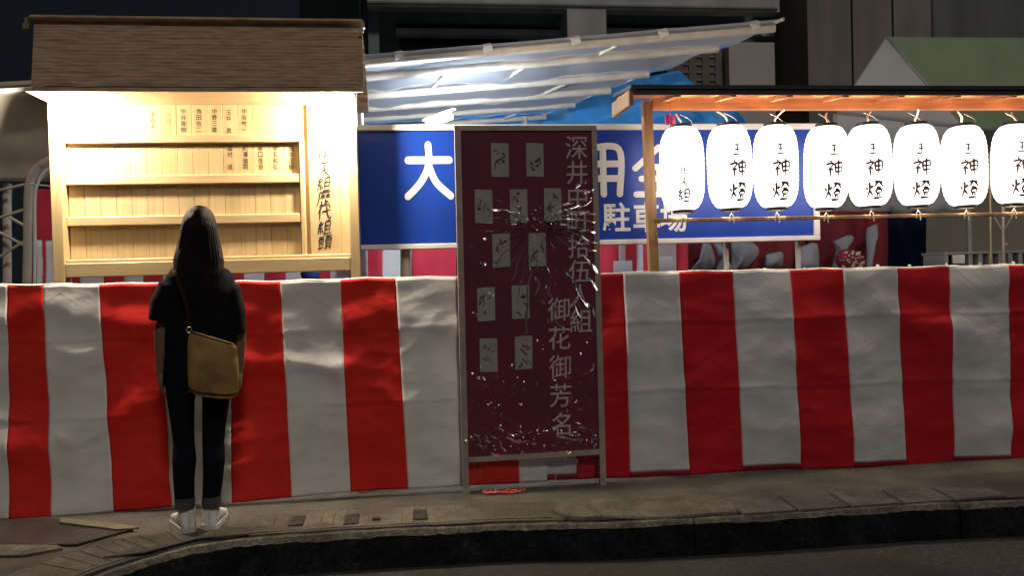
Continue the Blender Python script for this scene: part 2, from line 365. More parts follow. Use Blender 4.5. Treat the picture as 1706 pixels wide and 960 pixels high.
def font_put(mb, ch, c, ex, ez, bold=0.0):   # ex, ez: the glyph's full width and height vectors
    vs, fs = font_glyph(ch, bold); mb.add([Vector(c) + Vector(ex) * a + Vector(ez) * b for a, b in vs], fs)

# ================================================================== GROUND
KERB = [(70,1015),(130,982),(180,960),(227,944),(271,931),(322,917),(380,908),(440,902),(500,898),(562,894),(684,887),(745,884),(836,879),(960,877),(1050,874),(1280,862),(1500,848),(1706,838),(1960,824)]
KG = [G(*p) for p in KERB]; KG = [Vector(p) for p in smoothpoly([tuple(p) for p in KG], 4)]
ROADZ = -.17
MB().add([(-40, -12, ROADZ), (40, -12, ROADZ), (40, 30, ROADZ), (-40, 30, ROADZ)], [(0, 1, 2, 3)]).build('road', 'asphalt', kind='structure')
def inset(pl, d):
    out = []
    for i, p in enumerate(pl):
        t = (pl[min(i + 1, len(pl) - 1)] - pl[max(0, i - 1)]); t.z = 0; t.normalize(); out.append(p + Vector((-t.y, t.x, 0)) * d)
    return out
KI = inset(KG, .10)
mb = MB(); back = [Vector((p.x, 20, 0)) for p in KI]
edge = [Vector((-30, -1.0, -.0)), Vector((-3.2, 2.2, 0))]
poly = [(-30, 20, 0), (-30, 1.6, 0), (KI[0].x - .9, 1.6, 0)] + [tuple(p) for p in KI] + [(30, KI[-1].y - .3, 0), (30, 20, 0)]
mb.prism(poly[::-1], (0, 0, -.165)); pave = mb.build('pavement', 'pavement', kind='structure')
# kerb: one row of cast stones
kerb = bpy.data.objects.new('kerb', None); COL.objects.link(kerb); kerb['kind'] = 'structure'; ORG['kerb'] = Vector((0, 0, 0))
s_acc = 0; start = 0; acc = [0]
for i in range(1, len(KG)): acc.append(acc[-1] + (KG[i] - KG[i - 1]).length)
segs = []; cur = [0]
for i in range(1, len(KG)):
    cur.append(i)
    if acc[i] - acc[cur[0]] > .6 or i == len(KG) - 1: segs.append(cur); cur = [i]
for sg in segs:
    mb = MB(); n = len(sg); jz = random.uniform(-.004, .004)
    fr = [KG[i].copy() for i in sg]; bk = [KI[i].copy() for i in sg]
    fr[0] = fr[0].lerp(fr[1], .03); bk[0] = bk[0].lerp(bk[1], .03)
    jf = random.uniform(-.004, .004)
    v = []
    for a, b in zip(fr, bk):
        nrm = (b - a).normalized()
        a = a + nrm * jf
        v += [Vector((a.x, a.y, -.172)), Vector((a.x, a.y, -.016 + jz)) + nrm * .012, a + nrm * .028 + Vector((0, 0, .002 + jz)), b - nrm * .002 + Vector((0, 0, .002 + jz)), Vector((b.x, b.y, -.172)) - nrm * .002]
    fs = []
    for i in range(n - 1):
        for j in range(4): fs.append((i * 5 + j, i * 5 + 5 + j, i * 5 + 6 + j, i * 5 + 1 + j))
    fs += [(0, 1, 2, 3, 4), tuple((n - 1) * 5 + j for j in (4, 3, 2, 1, 0))]
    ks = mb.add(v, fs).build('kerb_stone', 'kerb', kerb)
    we = MB(); vs = []
    pl = [Vector(p) for p in smoothpoly([tuple(q) for q in fr], 8)]; pk_ = [Vector(p) for p in smoothpoly([tuple(q) for q in bk], 8)]
    for a, b in zip(pl, pk_):
        nrm = (b - a).normalized(); h = .004 + .008 * mnoise.noise(a * 6) + .006 * mnoise.noise(a * 23); d2 = .05 + .02 * mnoise.noise(a * 5 + Vector((3, 0, 0)))
        vs += [a + nrm * (jf + .006) + Vector((0, 0, -.016 - max(0, h))), a + nrm * (jf + .022) + Vector((0, 0, .0045 + jz)), a + nrm * d2 + Vector((0, 0, .006 + jz)), a + nrm * d2 + Vector((0, 0, -.01)), a + nrm * .04 + Vector((0, 0, -.02))]
    m_ = len(pl); fz = [(i * 5 + j, i * 5 + 5 + j, i * 5 + 5 + (j + 1) % 5, i * 5 + (j + 1) % 5) for i in range(m_ - 1) for j in range(5)] + [(0, 1, 2, 3, 4), tuple((m_ - 1) * 5 + j for j in (4, 3, 2, 1, 0))]
    we.add(vs, fz).build('worn_edge', 'worn_edge', ks)
# grooved paving strip behind the kerb
PA, PB = inset(KG, .13), inset(KG, .42)
def along(pl, s):
    for i in range(1, len(KG)):
        if acc[i] >= s: t = (s - acc[i - 1]) / (acc[i] - acc[i - 1]); return pl[i - 1].lerp(pl[i], t)
    return pl[-1]
s = .12; k = 0
sEnd = next(acc[i] for i in range(len(KG)) if KG[i].x > G(900, 877).x)
holes = {}
for (u, v) in ((495, 871), (586, 869), (700, 861)): 
    g = G(u, v); holes[min(range(len(acc)), key=lambda i: (KG[i] - g).length)] = g
while s < sEnd:
    a0, a1, b0, b1 = along(PA, s), along(PA, s + .0525), along(PB, s), along(PB, s + .0525)
    h = .0035 + random.uniform(-.0015, .0015)
    if random.random() > .04:
        MB().hexa([a0 + Vector((0, 0, -.01)), a1 + Vector((0, 0, -.01)), b1 + Vector((0, 0, -.01)), b0 + Vector((0, 0, -.01))], (0, 0, .01 + h)).build('grooved_bar', 'groove', pave)
    s += .056
for (u, v) in ((495, 871), (586, 869), (700, 861)):
    g = G(u, v); mb = MB().box((g.x - .035, g.y - .075, .002), (g.x + .035, g.y + .085, .0125), .003); mb.build('drain_plate', 'dark_plate', pave)
g = G(627, 868); MB().lathe([(.022, .002), (.022, .014), (.012, .016)], (g.x, g.y, 0), 14).build('stud', 'black_wood', pave)
# right: worn stone block, broken kerb piece, drain covers
def slab(name, px, h, m, z0=.002, bev=.01, rough=0):
    q = [G(*p) for p in px]; c = sum(q, Vector()) / len(q); n = len(q)
    lo = [Vector((p.x, p.y, z0)) for p in q]; mid = [Vector((p.x, p.y, z0 + h - bev)) for p in q]
    top = [c.lerp(p, 1 - bev * 2.2) for p in q]; top = [Vector((p.x, p.y, z0 + h + random.uniform(-rough, rough))) for p in top]
    fs = [list(range(2 * n, 3 * n)), list(range(n))[::-1]]
    for r in range(2): fs += [(r * n + i, r * n + (i + 1) % n, (r + 1) * n + (i + 1) % n, (r + 1) * n + i) for i in range(n)]
    return MB().add(lo + mid + top, fs).build(name, m, pave)
slab('stone_block', [(1004,865),(1082,868),(1232,859),(1214,833),(1180,829),(1090,832),(980,838),(986,848),(990,856)], .014, 'stone', rough=.003)
slab('broken_stone', [(922,858),(940,867),(972,871),(1004,868),(982,856),(968,846),(950,842),(930,846)], .022, 'stone', rough=.004)
xs = [1236, 1330, 1418, 1505, 1590, 1680]
for i in range(5):
    f = lambda u: 861 - (u - 1236) * .068; b = lambda u: 832 - (u - 1200) * .045
    slab('drain_cover', [(xs[i] + 4, f(xs[i])), (xs[i + 1] - 3, f(xs[i + 1])), (xs[i + 1] - 44, b(xs[i + 1] - 44)), (xs[i] - 36, b(xs[i] - 36))], .012, 'slab', bev=.004, rough=.001)
# left: dark steel plate by the drive, with a worn light edge
q = [G(-40, 872), G(110, 868), G(222, 886), G(128, 912), G(-40, 912)]
MB().prism([p + Vector((0, 0, .003)) for p in q], (0, 0, .010)).build('steel_plate', 'dark_plate', pave)
q = [G(100, 871), G(100, 878), G(196, 890), G(232, 887), G(190, 879)]
MB().prism([p + Vector((0, 0, .0145)) for p in q], (0, 0, .008)).build('plate_edge', 'yellow_edge', pave)
q = [G(-60, 912), G(-60, 932), G(40, 930), G(105, 918), G(95, 913)]
MB().prism([p + Vector((0, 0, .002)) for p in q], (0, 0, .011)).build('concrete_patch', 'stone', pave)
q = [G(172, 934), G(235, 924), G(320, 900), G(415, 894), G(415, 896), G(330, 903), G(240, 927)]
MB().prism([p + Vector((0, 0, .0085)) for p in q], (0, 0, .006)).build('rubber_seal', 'black_wood', pave)

# ================================================================== CURTAINS
CYN = 4.71
def curtain(name, label, tops, stripes, seed, amp, cm):
    """tops: (u, v_top, v_bottom) samples; stripes: (colour, u0 top, u1 top, u0 bottom, u1 bottom)"""
    def lerp_s(k, u):
        for i in range(1, len(tops)):
            if u <= tops[i][0] or i == len(tops) - 1:
                a, b = tops[i - 1], tops[i]; t = (u - a[0]) / (b[0] - a[0]); return a[k] + (b[k] - a[k]) * t
    root = thing(name, P(tops[0][0], tops[0][2], CYN), label, 'curtain', 'festival curtains along the pavement')
    def disp(p):
        x, z = p.x + seed, p.z
        q = Vector((x * 1.5, 0, z * 4.2 + .9 * math.sin(x * 2.3)))
        d = amp * (mnoise.noise(q) * 1.3)
        q = Vector((x * 3.5 + z * 1.2, 3, z * 9.0)); d += amp * .30 * mnoise.noise(q)
        q = Vector((x * 4.5 - z * 5, 7, z * 6 + x * 3)); d += amp * .5 * (.5 - abs(mnoise.noise(q))) 
        q = Vector((x * 9 + z * 7, 9, z * 20 - x * 5)); d += amp * .09 * mnoise.noise(q)
        d += amp * .5 * math.sin(x * 5.2 + 1.5 * math.sin(z * 2)) + amp * .28 * math.sin(x * 17 + 2.2 * mnoise.noise(Vector((x * 2, 1, z * 1.2)))) * (.35 + .65 * max(0, min(1, mnoise.noise(Vector((x * 1.3, 4, z))) + .5)))
        sag = abs(math.sin(x * 3.6 + .4)) ; d += amp * .7 * math.sin((z + .10 * sag) * 26 + x * 1.5) * max(0, min(1, (z - .55) * 1.4)) * .6
        return d
    for col, a0, a1, b0, b1 in stripes:
        def fn(i, j, z_from=0.0, z_to=1.0):
            j = z_from + (z_to - z_from) * j
            ut = a0 + (a1 - a0) * i; ub = b0 + (b1 - b0) * i
            p = P(ut, lerp_s(1, ut) + 2.2 * abs(math.sin(ut * .031 + seed)) ** .8, CYN).lerp(P(ub, lerp_s(2, ub), CYN), j)
            e = min(1, .25 + 3 * min(j, 1) ) * 1.0
            d = disp(p) * min(1, .15 + j * 3.5)
            for jc, wd, am in ((.235, .010, .003), (.575, .009, .004)):      # pressed fold lines from storage
                jj = (j - jc - .012 * mnoise.noise(Vector((p.x * .8, jc * 9, 0)))) / wd; d += am * math.exp(-jj * jj) - am * .6 * math.exp(-((jj - 1.6) ** 2))
            return p + Vector((0, -abs(d) * .2 - d, abs(d) * .15 if j > .9 else 0))
        n = max(6, int((a1 - a0) / 4))
        hem = .974
        if col == 'hemwhite':
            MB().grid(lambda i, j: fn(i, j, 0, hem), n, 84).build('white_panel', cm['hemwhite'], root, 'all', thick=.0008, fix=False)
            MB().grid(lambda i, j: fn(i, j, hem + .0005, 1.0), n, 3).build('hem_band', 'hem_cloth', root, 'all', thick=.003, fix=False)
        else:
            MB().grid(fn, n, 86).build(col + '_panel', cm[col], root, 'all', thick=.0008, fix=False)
    # top cord running through the hem
    pts = []
    for i in range(60):
        u = tops[0][0] + (tops[-1][0] - tops[0][0]) * i / 59; pts.append(P(u, lerp_s(1, u) + 2.2 * abs(math.sin(u * .031 + seed)) ** .8, CYN) + Vector((0, .006, .002)))
    MB().tube(pts, .006, 8).build('top_cord', 'frame_white', root, True)
    return root
curtain('striped_curtain', 'long red and white striped cloth curtain hung behind the woman, left of the maroon sign',
        [(-330, 480, 884), (-90, 475, 868), (60, 474, 864), (180, 473, 855), (300, 470, 845), (480, 468, 830), (620, 463, 819), (758, 461, 810), (905, 460, 804)],
        [('white', -330, -188, -326, -186), ('red', -188, -86, -186, -83), ('white', -86, 12, -83, 17), ('red', 12, 72, 17, 86), ('white', 72, 165, 86, 189), ('red', 165, 268, 189, 286), ('white', 268, 383, 286, 388),
         ('red', 383, 467, 388, 486), ('white', 467, 567, 486, 584), ('red', 567, 659, 584, 680), ('white', 659, 762, 680, 776), ('red', 762, 848, 776, 865), ('white', 848, 905, 865, 912)], 0, .022, {'red': 'red_cloth', 'white': 'white_cloth'})
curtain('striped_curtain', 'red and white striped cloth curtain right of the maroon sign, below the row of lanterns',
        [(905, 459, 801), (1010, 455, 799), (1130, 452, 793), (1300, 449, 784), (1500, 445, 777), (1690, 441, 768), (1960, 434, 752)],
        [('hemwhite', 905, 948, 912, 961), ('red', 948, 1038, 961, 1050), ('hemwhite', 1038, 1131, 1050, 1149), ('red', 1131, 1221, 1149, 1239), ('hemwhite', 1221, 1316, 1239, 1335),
         ('red', 1316, 1404, 1335, 1422), ('hemwhite', 1404, 1495, 1422, 1511), ('red', 1495, 1581, 1511, 1592), ('hemwhite', 1581, 1680, 1592, 1684), ('red', 1680, 1772, 1684, 1776), ('hemwhite', 1772, 1870, 1776, 1872), ('red', 1870, 1960, 1872, 1962)], 11, .015, {'red': 'dim_red_cloth', 'hemwhite': 'dim_white_cloth'})
# pegs along the curtain pole
for i, (u, v) in enumerate(((1410, 452), (1462, 446), (1515, 446), (1576, 444), (1632, 442), (1688, 441), (1274, 452), (1340, 451))):
    p = P(u, v, CYN + .03); mb = MB().box((p.x - .008, p.y - .008, p.z - .05), (p.x + .008, p.y + .008, p.z + .018), .003)
    where = {1410: 'below the red cloth bundle', 1462: 'just right of the navy cloth', 1515: 'above a red stripe', 1576: 'below the left corner of the grey rack',
             1632: 'before the third slot of the grey rack', 1688: 'nearest the right edge of the photo', 1274: 'between the two legs of the blue sign', 1340: 'beside the right leg of the blue sign'}[u]
    tag(mb.build('curtain_peg', 'lamp_holder'), 'white peg on the curtain top, ' + where, 'peg', 'pegs along the curtain top')

# ================================================================== NOTICE BOARD
YB = 4.80
base = P(340, 850, YB); base.z = 0
nb = thing('notice_board', base, 'big pale wooden roofed notice board with brushed names behind the woman', 'notice board')
zl = lambda u, v, y=YB: P(u, v, y)
def bx(u0, v0, u1, v1, y0, y1, bev=.004):
    vc = (v0 + v1) / 2; uc = (u0 + u1) / 2
    a, b = P(u0, vc, y0).x, P(u1, vc, y0).x; t, c = P(uc, v0, y0).z, P(uc, v1, y0).z
    return MB().box((min(a, b), y0, min(t, c)), (max(a, b), y1, max(t, c)), bev)
ZT, ZBt, XL, XR = P(340, 140, YB).z, P(340, 452, YB).z, P(84, 300, YB).x, P(597, 300, YB).x
def xz(x0, x1, z0, z1, y0, y1, bev=.004): return MB().box((x0, y0, z0), (x1, y1, z1), bev)
XPL, XPR = P(104, 300, YB).x, P(580, 300, YB).x
xz(XL, XPL, 0, ZT + .25, YB - .01, YB + .09).build('post', 'pale_wood', nb)
xz(XPR, XR, 0, ZT + .25, YB - .01, YB + .09).build('post', 'pale_wood', nb)
zb0, zb1 = P(340, 457, YB).z, P(340, 434, YB).z
xz(XPL + .002, XPR - .002, zb0, zb1, YB - .012, YB + .08).build('bottom_rail', 'rail_wood', nb)
xz(XPL + .002, XPR - .002, zb1 + .002, zb1 + .02, YB + .01, YB + .05).build('bottom_bead', 'rail_wood', nb)
YP = YB + .062
xz(XPL, XPR, zb1, ZT + .1, YP + .02, YP + .045).build('back_panel', 'pale_wood', nb)
# inner case
xi0, xi1 = P(113, 300, YP).x, P(499, 300, YP).x
rv = [(225, 239), (292, 307), (359, 374)]
zr = [(P(306, b, YP).z, P(306, a, YP).z) for a, b in rv]
for z0, z1 in zr: xz(xi0 - .004, xi1 + .004, z0, z1, YP - .022, YP + .019).build('shelf_rail', 'rail_wood', nb)
z_low = P(306, 433, YP).z; z_top = P(306, 150, YP).z
xz(xi1 + .006, xi1 + .03, z_low, zr[0][0] + .02, YP - .028, YP + .019).build('case_stile', 'pale_wood', nb)
xz(xi0 - .03, xi0 - .006, z_low, z_top, YP - .028, YP + .019).build('case_stile', 'pale_wood', nb)
rows = [(zr[0][1], z_top), (zr[1][1], zr[0][0]), (zr[2][1], zr[1][0]), (z_low, zr[2][0])]
NP = 15
for ri, (z0, z1) in enumerate(rows):
    for k in range(NP):
        a = xi0 + (xi1 - xi0) * k / NP; b = xi0 + (xi1 - xi0) * (k + 1) / NP
        dy = random.uniform(0, .0014)
        xz(a + .0008, b - .0008, z0 + .002, z1 - .002, YP + .004 + dy, YP + .019, .001).build('name_plank', 'plank_dark' if random.random() < .3 else 'plank_wood', nb)
# title board and title
xt0, xt1 = P(514, 300, YP).x, P(566, 300, YP).x
xz(xt0, xt1, z_low, z_top, YP - .004, YP + .019).build('title_board', 'pale_wood', nb)
mb = MB()
title = [('深', 186), ('井', 211), ('拾', 238), ('伍', 261), ('人', 284), ('組', 307), ('歴', 330), ('代', 354), ('組', 379), ('頭', 404)]
for ch, v in title:
    c = P(540 + (v - 300) * .01, v, YP - .006); sz = .086
    brush(mb, GLYPH[ch], lambda x, y, k, c=c, sz=sz: Vector((c.x + (x - 50) / 100 * sz * .95 + (50 - y) * .00010, YP - .0055 - k * .00006, c.z + (50 - y) / 100 * sz + (x - 50) * .00013)), 9.5, True, 5, 2)
mb.build('title_lettering', 'ink', nb, fix=False)
names = [(254, 186, '中谷中一', 0), (279, 186, '中野三郎', 1), (305, 181, '中谷喜樹', 0), (331, 181, '角田信二', 0), (357, 181, '中野三雄', 0), (381, 183, '玉井 勇', 0), (407, 181, '中谷敏一', 0),
         (383, 243, '森村 滋', 0), (409, 243, '町澤慎司', 0), (434, 243, '谷口佳伯', 0), (459, 243, '中石和弘', 0), (485, 243, '田中正樹', 0)]
for u, v0, txt, fd in names:
    mb = MB()
    for i, ch in enumerate(txt):
        if ch == ' ': continue
        c = P(u, v0 + 4 + i * 10.2, YP); s_ = .030
        font_put(mb, ch, (c.x, YP + .0025, c.z), (s_ * .9, 0, 0), (0, 0, s_), .006)
    mb.build('brushed_name', 'orange_wood' if fd else 'ink', nb, fix=False)
# roof
ye, yr, yb_ = 4.50, 4.86, 5.15
ez = P(330, 141, ye).z; rz = P(330, 37, yr).z
xel, xer = P(52, 141, ye).x, P(606, 141, ye).x; xrl, xrr = P(57, 39, yr).x, P(603, 39, yr).x
rf = thing('tmp', base, '', ''); COL.objects.unlink(rf)
mb = MB(); NC = 18
def course(i, back):
    t0, t1 = i / NC, (i + 1) / NC
    yf, zf, y2, z2 = ye + (yr - ye) * t0, ez + (rz - ez) * t0, ye + (yr - ye) * t1, ez + (rz - ez) * t1
    xa0, xa1 = xel + (xrl - xel) * t0, xer + (xrr - xer) * t0
    if back: yf, y2 = 2 * yr - yf, 2 * yr - y2
    n = 46; lo = []; 
    vs = []
    for k in range(n + 1):
        x = xa0 + (xa1 - xa0) * k / n; jz = random.uniform(-.003, .003); s2 = -1 if back else 1
        vs += [(x, yf, zf - .010 + jz), (x, yf - .001 * s2, zf + .010 + jz), (x, y2 + .02 * s2, z2 + .004), (x, y2 + .02 * s2, z2 - .014)]
    fs = []
    for k in range(n):
        for j in range(4): a, b = k * 4 + j, k * 4 + (j + 1) % 4; fs.append((a, b, b + 4, a + 4))
    fs += [(0, 1, 2, 3), (4 * n + 3, 4 * n + 2, 4 * n + 1, 4 * n)]
    mb.add(vs, fs)
for i in range(NC): course(i, False); course(i, True)
roof = mb.build('roof', 'bark', nb)
MB().box((xrl - .01, yr - .05, rz - .005), (xrr + .01, yr + .05, rz + .018), .008).build('ridge_cap', 'bark', roof)
for x, sg in ((xrl, -1), (xrr, 1)):
    MB().box((x + sg * .005 - .012, yr - .09, rz - .045), (x + sg * .005 + .012, yr - .052, rz - .005), .005).add(*[[], []]).box((x + sg * .001 - .011, yr - .125, rz - .078), (x + sg * .001 + .011, yr - .094, rz - .046), .004).build('ridge_tip', 'brass', roof)
# soffit under the eave
MB().box((XL + .0, ye + .02, ez - .030), (XR, YB + .1, ez - .014), .003).build('soffit', 'rail_wood', nb)
MB().box((xel + .005, ye + .003, ez - .034), (xer - .005, ye + .018, ez - .011), .003).build('eave_board', 'bark', nb)
MB().box((XL - .0, YB + .091, ez - .3), (XR, YB + .1, rz - .06)).build('back_board', 'pale_wood', nb)
# the two bright lamps under the eave
for u, lb in ((112, 'glaring white bulb under the left end of the notice board roof'), (560, 'glaring white bulb under the right end of the notice board roof')):
    p = P(u, 152, 4.71); zc = ez - .030
    lamp = thing('bulb_lamp', (p.x, p.y, zc - .10), lb, 'lamp', 'bulbs under the notice board roof')
    MB().lathe([(.02, zc - .045), (.024, zc - .015), (.024, zc - .001)], (p.x, p.y, 0), 16).build('holder', 'lamp_holder', lamp, True)
    MB().lathe([(.002, zc - .088), (.018, zc - .084), (.028, zc - .070), (.026, zc - .056), (.016, zc - .046)], (p.x, p.y, 0), 20).build('bulb', 'bulb_light', lamp, True)
bpy.data.objects.remove(rf)

# ================================================================== MAROON SIGN
YS = 4.645
TL, TR, BL, BR = P(757, 209, YS), P(994, 209, YS), P(771, 800, YS), P(1010, 799, YS)
BL.z = BR.z = .001
def SP(u, v, dy=0.0):                        # a point on the sign's face
    t = (v - 209) / (798 - 209); a = TL.lerp(BL, t); b = TR.lerp(BR, t)
    ul = 757 + 14 * t; ur = 994 + 16 * t
    return a.lerp(b, (u - ul) / (ur - ul)) + Vector((0, dy, 0))
sg = thing('maroon_signboard', (TL + TR + BL + BR) / 4 * 1 - Vector((0, 0, ((TL + TR + BL + BR) / 4).z)), 'tall maroon board of paper slips in clear wrap, standing before the curtain', 'signboard')
def bar(u0, v0, u1, v1, u2, v2, u3, v3, name, m, y0=0, y1=.035, parent=None):
    return MB().hexa([SP(u0, v0, y0), SP(u1, v1, y0), SP(u2, v2, y0), SP(u3, v3, y0)], (0, y1 - y0, 0)).build(name, m, parent or sg)
bar(757, 209, 767, 209, 781, 798, 771, 798, 'frame_stile', 'steel')
bar(985, 209, 994, 209, 1010, 798, 1000, 798, 'frame_stile', 'steel')
bar(767.5, 209, 984.5, 209, 985, 217, 767.7, 217, 'frame_rail', 'steel')
bar(780, 740, 998.5, 738, 998.8, 747, 780.2, 748, 'frame_rail', 'steel')
bar(767.5, 217.3, 985, 217.3, 998.4, 738, 779.5, 739.7, 'panel', 'sign_red', .008, .028)
cards = [(832, 264), (890, 264), (805, 338), (863, 338), (920, 337), (834, 409), (894, 409), (809, 495), (866, 493), (813, 577), (871, 575)]
for i, (u, v) in enumerate(cards):
    a = random.uniform(-1, 1)
    c = bar(u - 15, v - 27 + a, u + 14, v - 27 - a, u + 15, v + 27 - a, u - 14, v + 27 + a, 'paper_slip', 'card_paper', .004, .007)
    mb = MB()
    for r in range(random.randint(4, 7)):    # illegible brushwork
        x0, y0 = u + random.uniform(-8, 6), v + random.uniform(-19, 17); st = [(x0, y0)]
        for q in range(3): st.append((max(u - 11, min(u + 11, st[-1][0] + random.uniform(-6, 6))), max(v - 22, min(v + 22, st[-1][1] + random.uniform(-3, 7)))))
        brush(mb, [st], lambda x, y, k, r=r: SP(x, y, .0037 - r * .00012), random.uniform(1.2, 3.2), True, 4)
    mb.build('brushwork', 'card_ink', c, fix=False)
mb = MB()
for txt, u0, v0, v1 in (('深井中町拾伍人組', 960, 244, 526), ('御花御芳名', 930, 506, 694)):
    for i, ch in enumerate(txt):
        v = v0 + (v1 - v0) * i / (len(txt) - 1); u = u0 + (v - 244) * .026 if u0 == 960 else u0 + (v - 506) * .02
        c = SP(u, v, .006); h = (SP(u, v - 19) - SP(u, v + 19)); w_ = SP(u + 18.5, v) - SP(u - 18.5, v)
        font_put(mb, ch, c, w_, h, .004)
mb.build('lettering', 'letter_grey', sg, fix=False)
def wrap(i, j):
    u = 758 + (1003 - 758) * i; v = 211 + (790 - 211) * j
    p = SP(u + j * 5, v)
    q = Vector((p.x * 5, j * 3, p.z * 5)); k = min(1, max(0, (j - .30) * 3.0)); k2 = .25 + .75 * k
    d = .012 * mnoise.noise(q * 1.2) * k2
    q2 = Vector((p.x * 11 + p.z * 5, 1, p.z * 6.5)); d += .048 * (.35 - abs(mnoise.noise(q2))) * k2 * .8
    q3 = Vector((p.x * 18 - p.z * 10, 5, p.z * 11)); d += .017 * (.3 - abs(mnoise.noise(q3))) * k
    e = min(i, 1 - i) * 12; e = min(1, e, j * 12)
    fx, fz = (u - 930), (v - 430); a = math.atan2(fz + 70, fx + 40); rr = math.hypot(fx, fz)
    d += .024 * math.sin(a * 19 + 2 * mnoise.noise(Vector((u * .03, v * .03, 2)))) * math.exp(-((rr - 70) / 60) ** 2)
    d += .009 * math.sin((v - .18 * u) * .34 + 2 * mnoise.noise(Vector((u * .02, v * .03, 8)))) * math.exp(-((v - 715) / 20) ** 2)
    return p + Vector((0, -.010 - .006 * e - abs(d) * 1.0 * e, 0))
MB().grid(wrap, 110, 270).build('plastic_wrap', 'wrap_film', sg, 'all', fix=False)
# red cord scrap at the sign's foot
mb = MB(); c = Vector((G(826, 804).x, 4.60, 0))
for k in range(9):
    pts = []; a0 = random.uniform(0, 6); cx = c.x + random.uniform(-.11, .11)
    for i in range(9):
        a = a0 + i * .8; pts.append((cx + .028 * math.cos(a) + (i - 4) * .006, c.y + .02 * math.sin(a) + random.uniform(-.006, .006), .008 + .02 * abs(math.sin(a * 1.3)) * random.random()))
    mb.tube(smoothpoly(pts, 3), .0035, 6)
tag(mb.build('red_cord', 'rope_red', smooth=True), 'tangled red cord lying at the foot of the maroon board', 'cord')

# ================================================================== BLUE SIGN
YBL = 5.05
zt, zb = P(980, 207, YBL).z, P(980, 409, YBL).z; xl, xr = P(592, 310, YBL).x, P(1363, 310, YBL).x
bs = thing('blue_sign', ((xl + xr) / 2, YBL, 0), 'wide blue car park sign with white lettering, behind the maroon board and lanterns', 'sign')
fw = .045
MB().box((xl, YBL - .02, zt - fw * .8), (xr, YBL + .04, zt), .004).build('frame_rail', 'frame_white', bs)
MB().box((xl, YBL - .02, zb), (xr, YBL + .04, zb + fw * .7), .004).build('frame_rail', 'frame_white', bs)
MB().box((xl, YBL - .018, zb + fw * .7 + .001), (xl + fw * .4, YBL + .04, zt - fw * .8 - .001), .003).build('frame_stile', 'frame_white', bs)
MB().box((xr - fw * .8, YBL - .018, zb + fw * .7 + .001), (xr, YBL + .04, zt - fw * .8 - .001), .003).build('frame_stile', 'frame_white', bs)
MB().box((xl + fw * .4, YBL, zb + fw * .7), (xr - fw * .8, YBL + .03, zt - fw * .8)).build('panel', 'sign_blue', bs)
for u in (1216, 1337, 676):
    p = P(u, 430, YBL); MB().tube([(p.x, YBL + .06, 0), (p.x, YBL + .06, zb + .1)], .017 if u > 700 else .03, 12).build('leg', 'pipe', bs, True)
def put_sign(ch, u0, v0, u1, v1, wd):
    a, b = P(u0, v0, YBL), P(u1, v1, YBL); mb = MB()
    brush(mb, GLYPH[ch], lambda x, y, k: Vector((a.x + (b.x - a.x) * x / 100, YBL - .002 - k * .0002, a.z + (b.z - a.z) * y / 100)), wd, False, 8)
    mb.build('large_character', 'sign_white', bs, fix=False)
put_sign('大', 670, 236, 758, 332, 13); put_sign('用', 960, 242, 1046, 328, 13); put_sign('金', 1053, 242, 1143, 328, 12)
for ch, u in (('駐', 1027), ('車', 1077), ('場', 1122)):
    c = P(u, 362, YBL); mb = MB(); font_put(mb, ch, (c.x, YBL - .002, c.z), (.175, 0, 0), (0, 0, .185), .022)
    mb.build('small_character', 'sign_white', bs, fix=False)

# ================================================================== LANTERN RACK
YR = 4.80
zbeam0, zbeam1 = P(1390, 183, YR).z, P(1390, 161, YR).z
x0 = P(1078, 300, YR).x; xend = P(1960, 180, YR).x
lr = thing('lantern_rack', (x0, YR, 0), 'roofed timber rack with orange lit beam that the paper lanterns hang from', 'lantern rack')
a, b = P(1071, 168, YR), P(1092, 462, YR); pw = .027
MB().hexa([(a.x - .002, YR - .01, a.z), (a.x + .052, YR - .01, a.z), (b.x + .022, YR - .01, b.z), (b.x - .032, YR - .01, b.z)], (0, .05, 0)).build('post', 'post_wood', lr)
MB().box((b.x - .03, YR - .009, 0), (b.x + .02, YR + .039, b.z - .001)).build('post', 'post_wood', lr)
p2 = P(1900, 400, YR); MB().box((p2.x - .025, YR - .01, 0), (p2.x + .025, YR + .04, zbeam0)).build('post', 'post_wood', lr)
MB().box((a.x + .053, YR - .01, zbeam0), (xend, YR + .03, zbeam1 - .008), .004).build('beam', 'orange_wood', lr)
MB().box((a.x + .03, YR - .045, zbeam1 - .006), (xend, YR - .011, zbeam1 + .022), .004).build('batten', 'orange_wood', lr)
# roof: a shallow slope of boards, thin at the edge, seen from just below
yf, ybk = YR - .30, YR + .06
zf = P(1390, 153, yf).z; zk = zf + .03; xrl_ = P(1056, 160, yf).x
zroof = lambda y: zf + (zk - zf) * (y - yf) / (ybk - yf)
nb_ = 12
for k in range(nb_):                         # ceiling boards
    xa = xrl_ + (xend - xrl_) * k / nb_; xb = xrl_ + (xend - xrl_) * (k + 1) / nb_
    MB().hexa([(xa + .002, yf + .01, zf), (xb - .002, yf + .01, zf), (xb - .002, ybk, zk), (xa + .002, ybk, zk)], (0, 0, .012)).build('roof_board', 'orange_wood', lr)
MB().hexa([(xrl_ - .02, yf - .015, zf + .013), (xend, yf - .015, zf + .013), (xend, ybk + .02, zk + .015), (xrl_ - .02, ybk + .02, zk + .015)], (0, 0, .022)).build('roof_cover', 'black_roof', lr)
MB().box((xrl_, yf - .008, zf - .018), (xend, yf + .009, zf + .011), .003).build('fascia', 'black_roof', lr)
MB().box((xrl_ - .03, yf - .004, zf - .075), (xrl_ - .002, ybk + .01, zf + .012), .004).build('gable_board', 'post_wood', lr)
k = 0
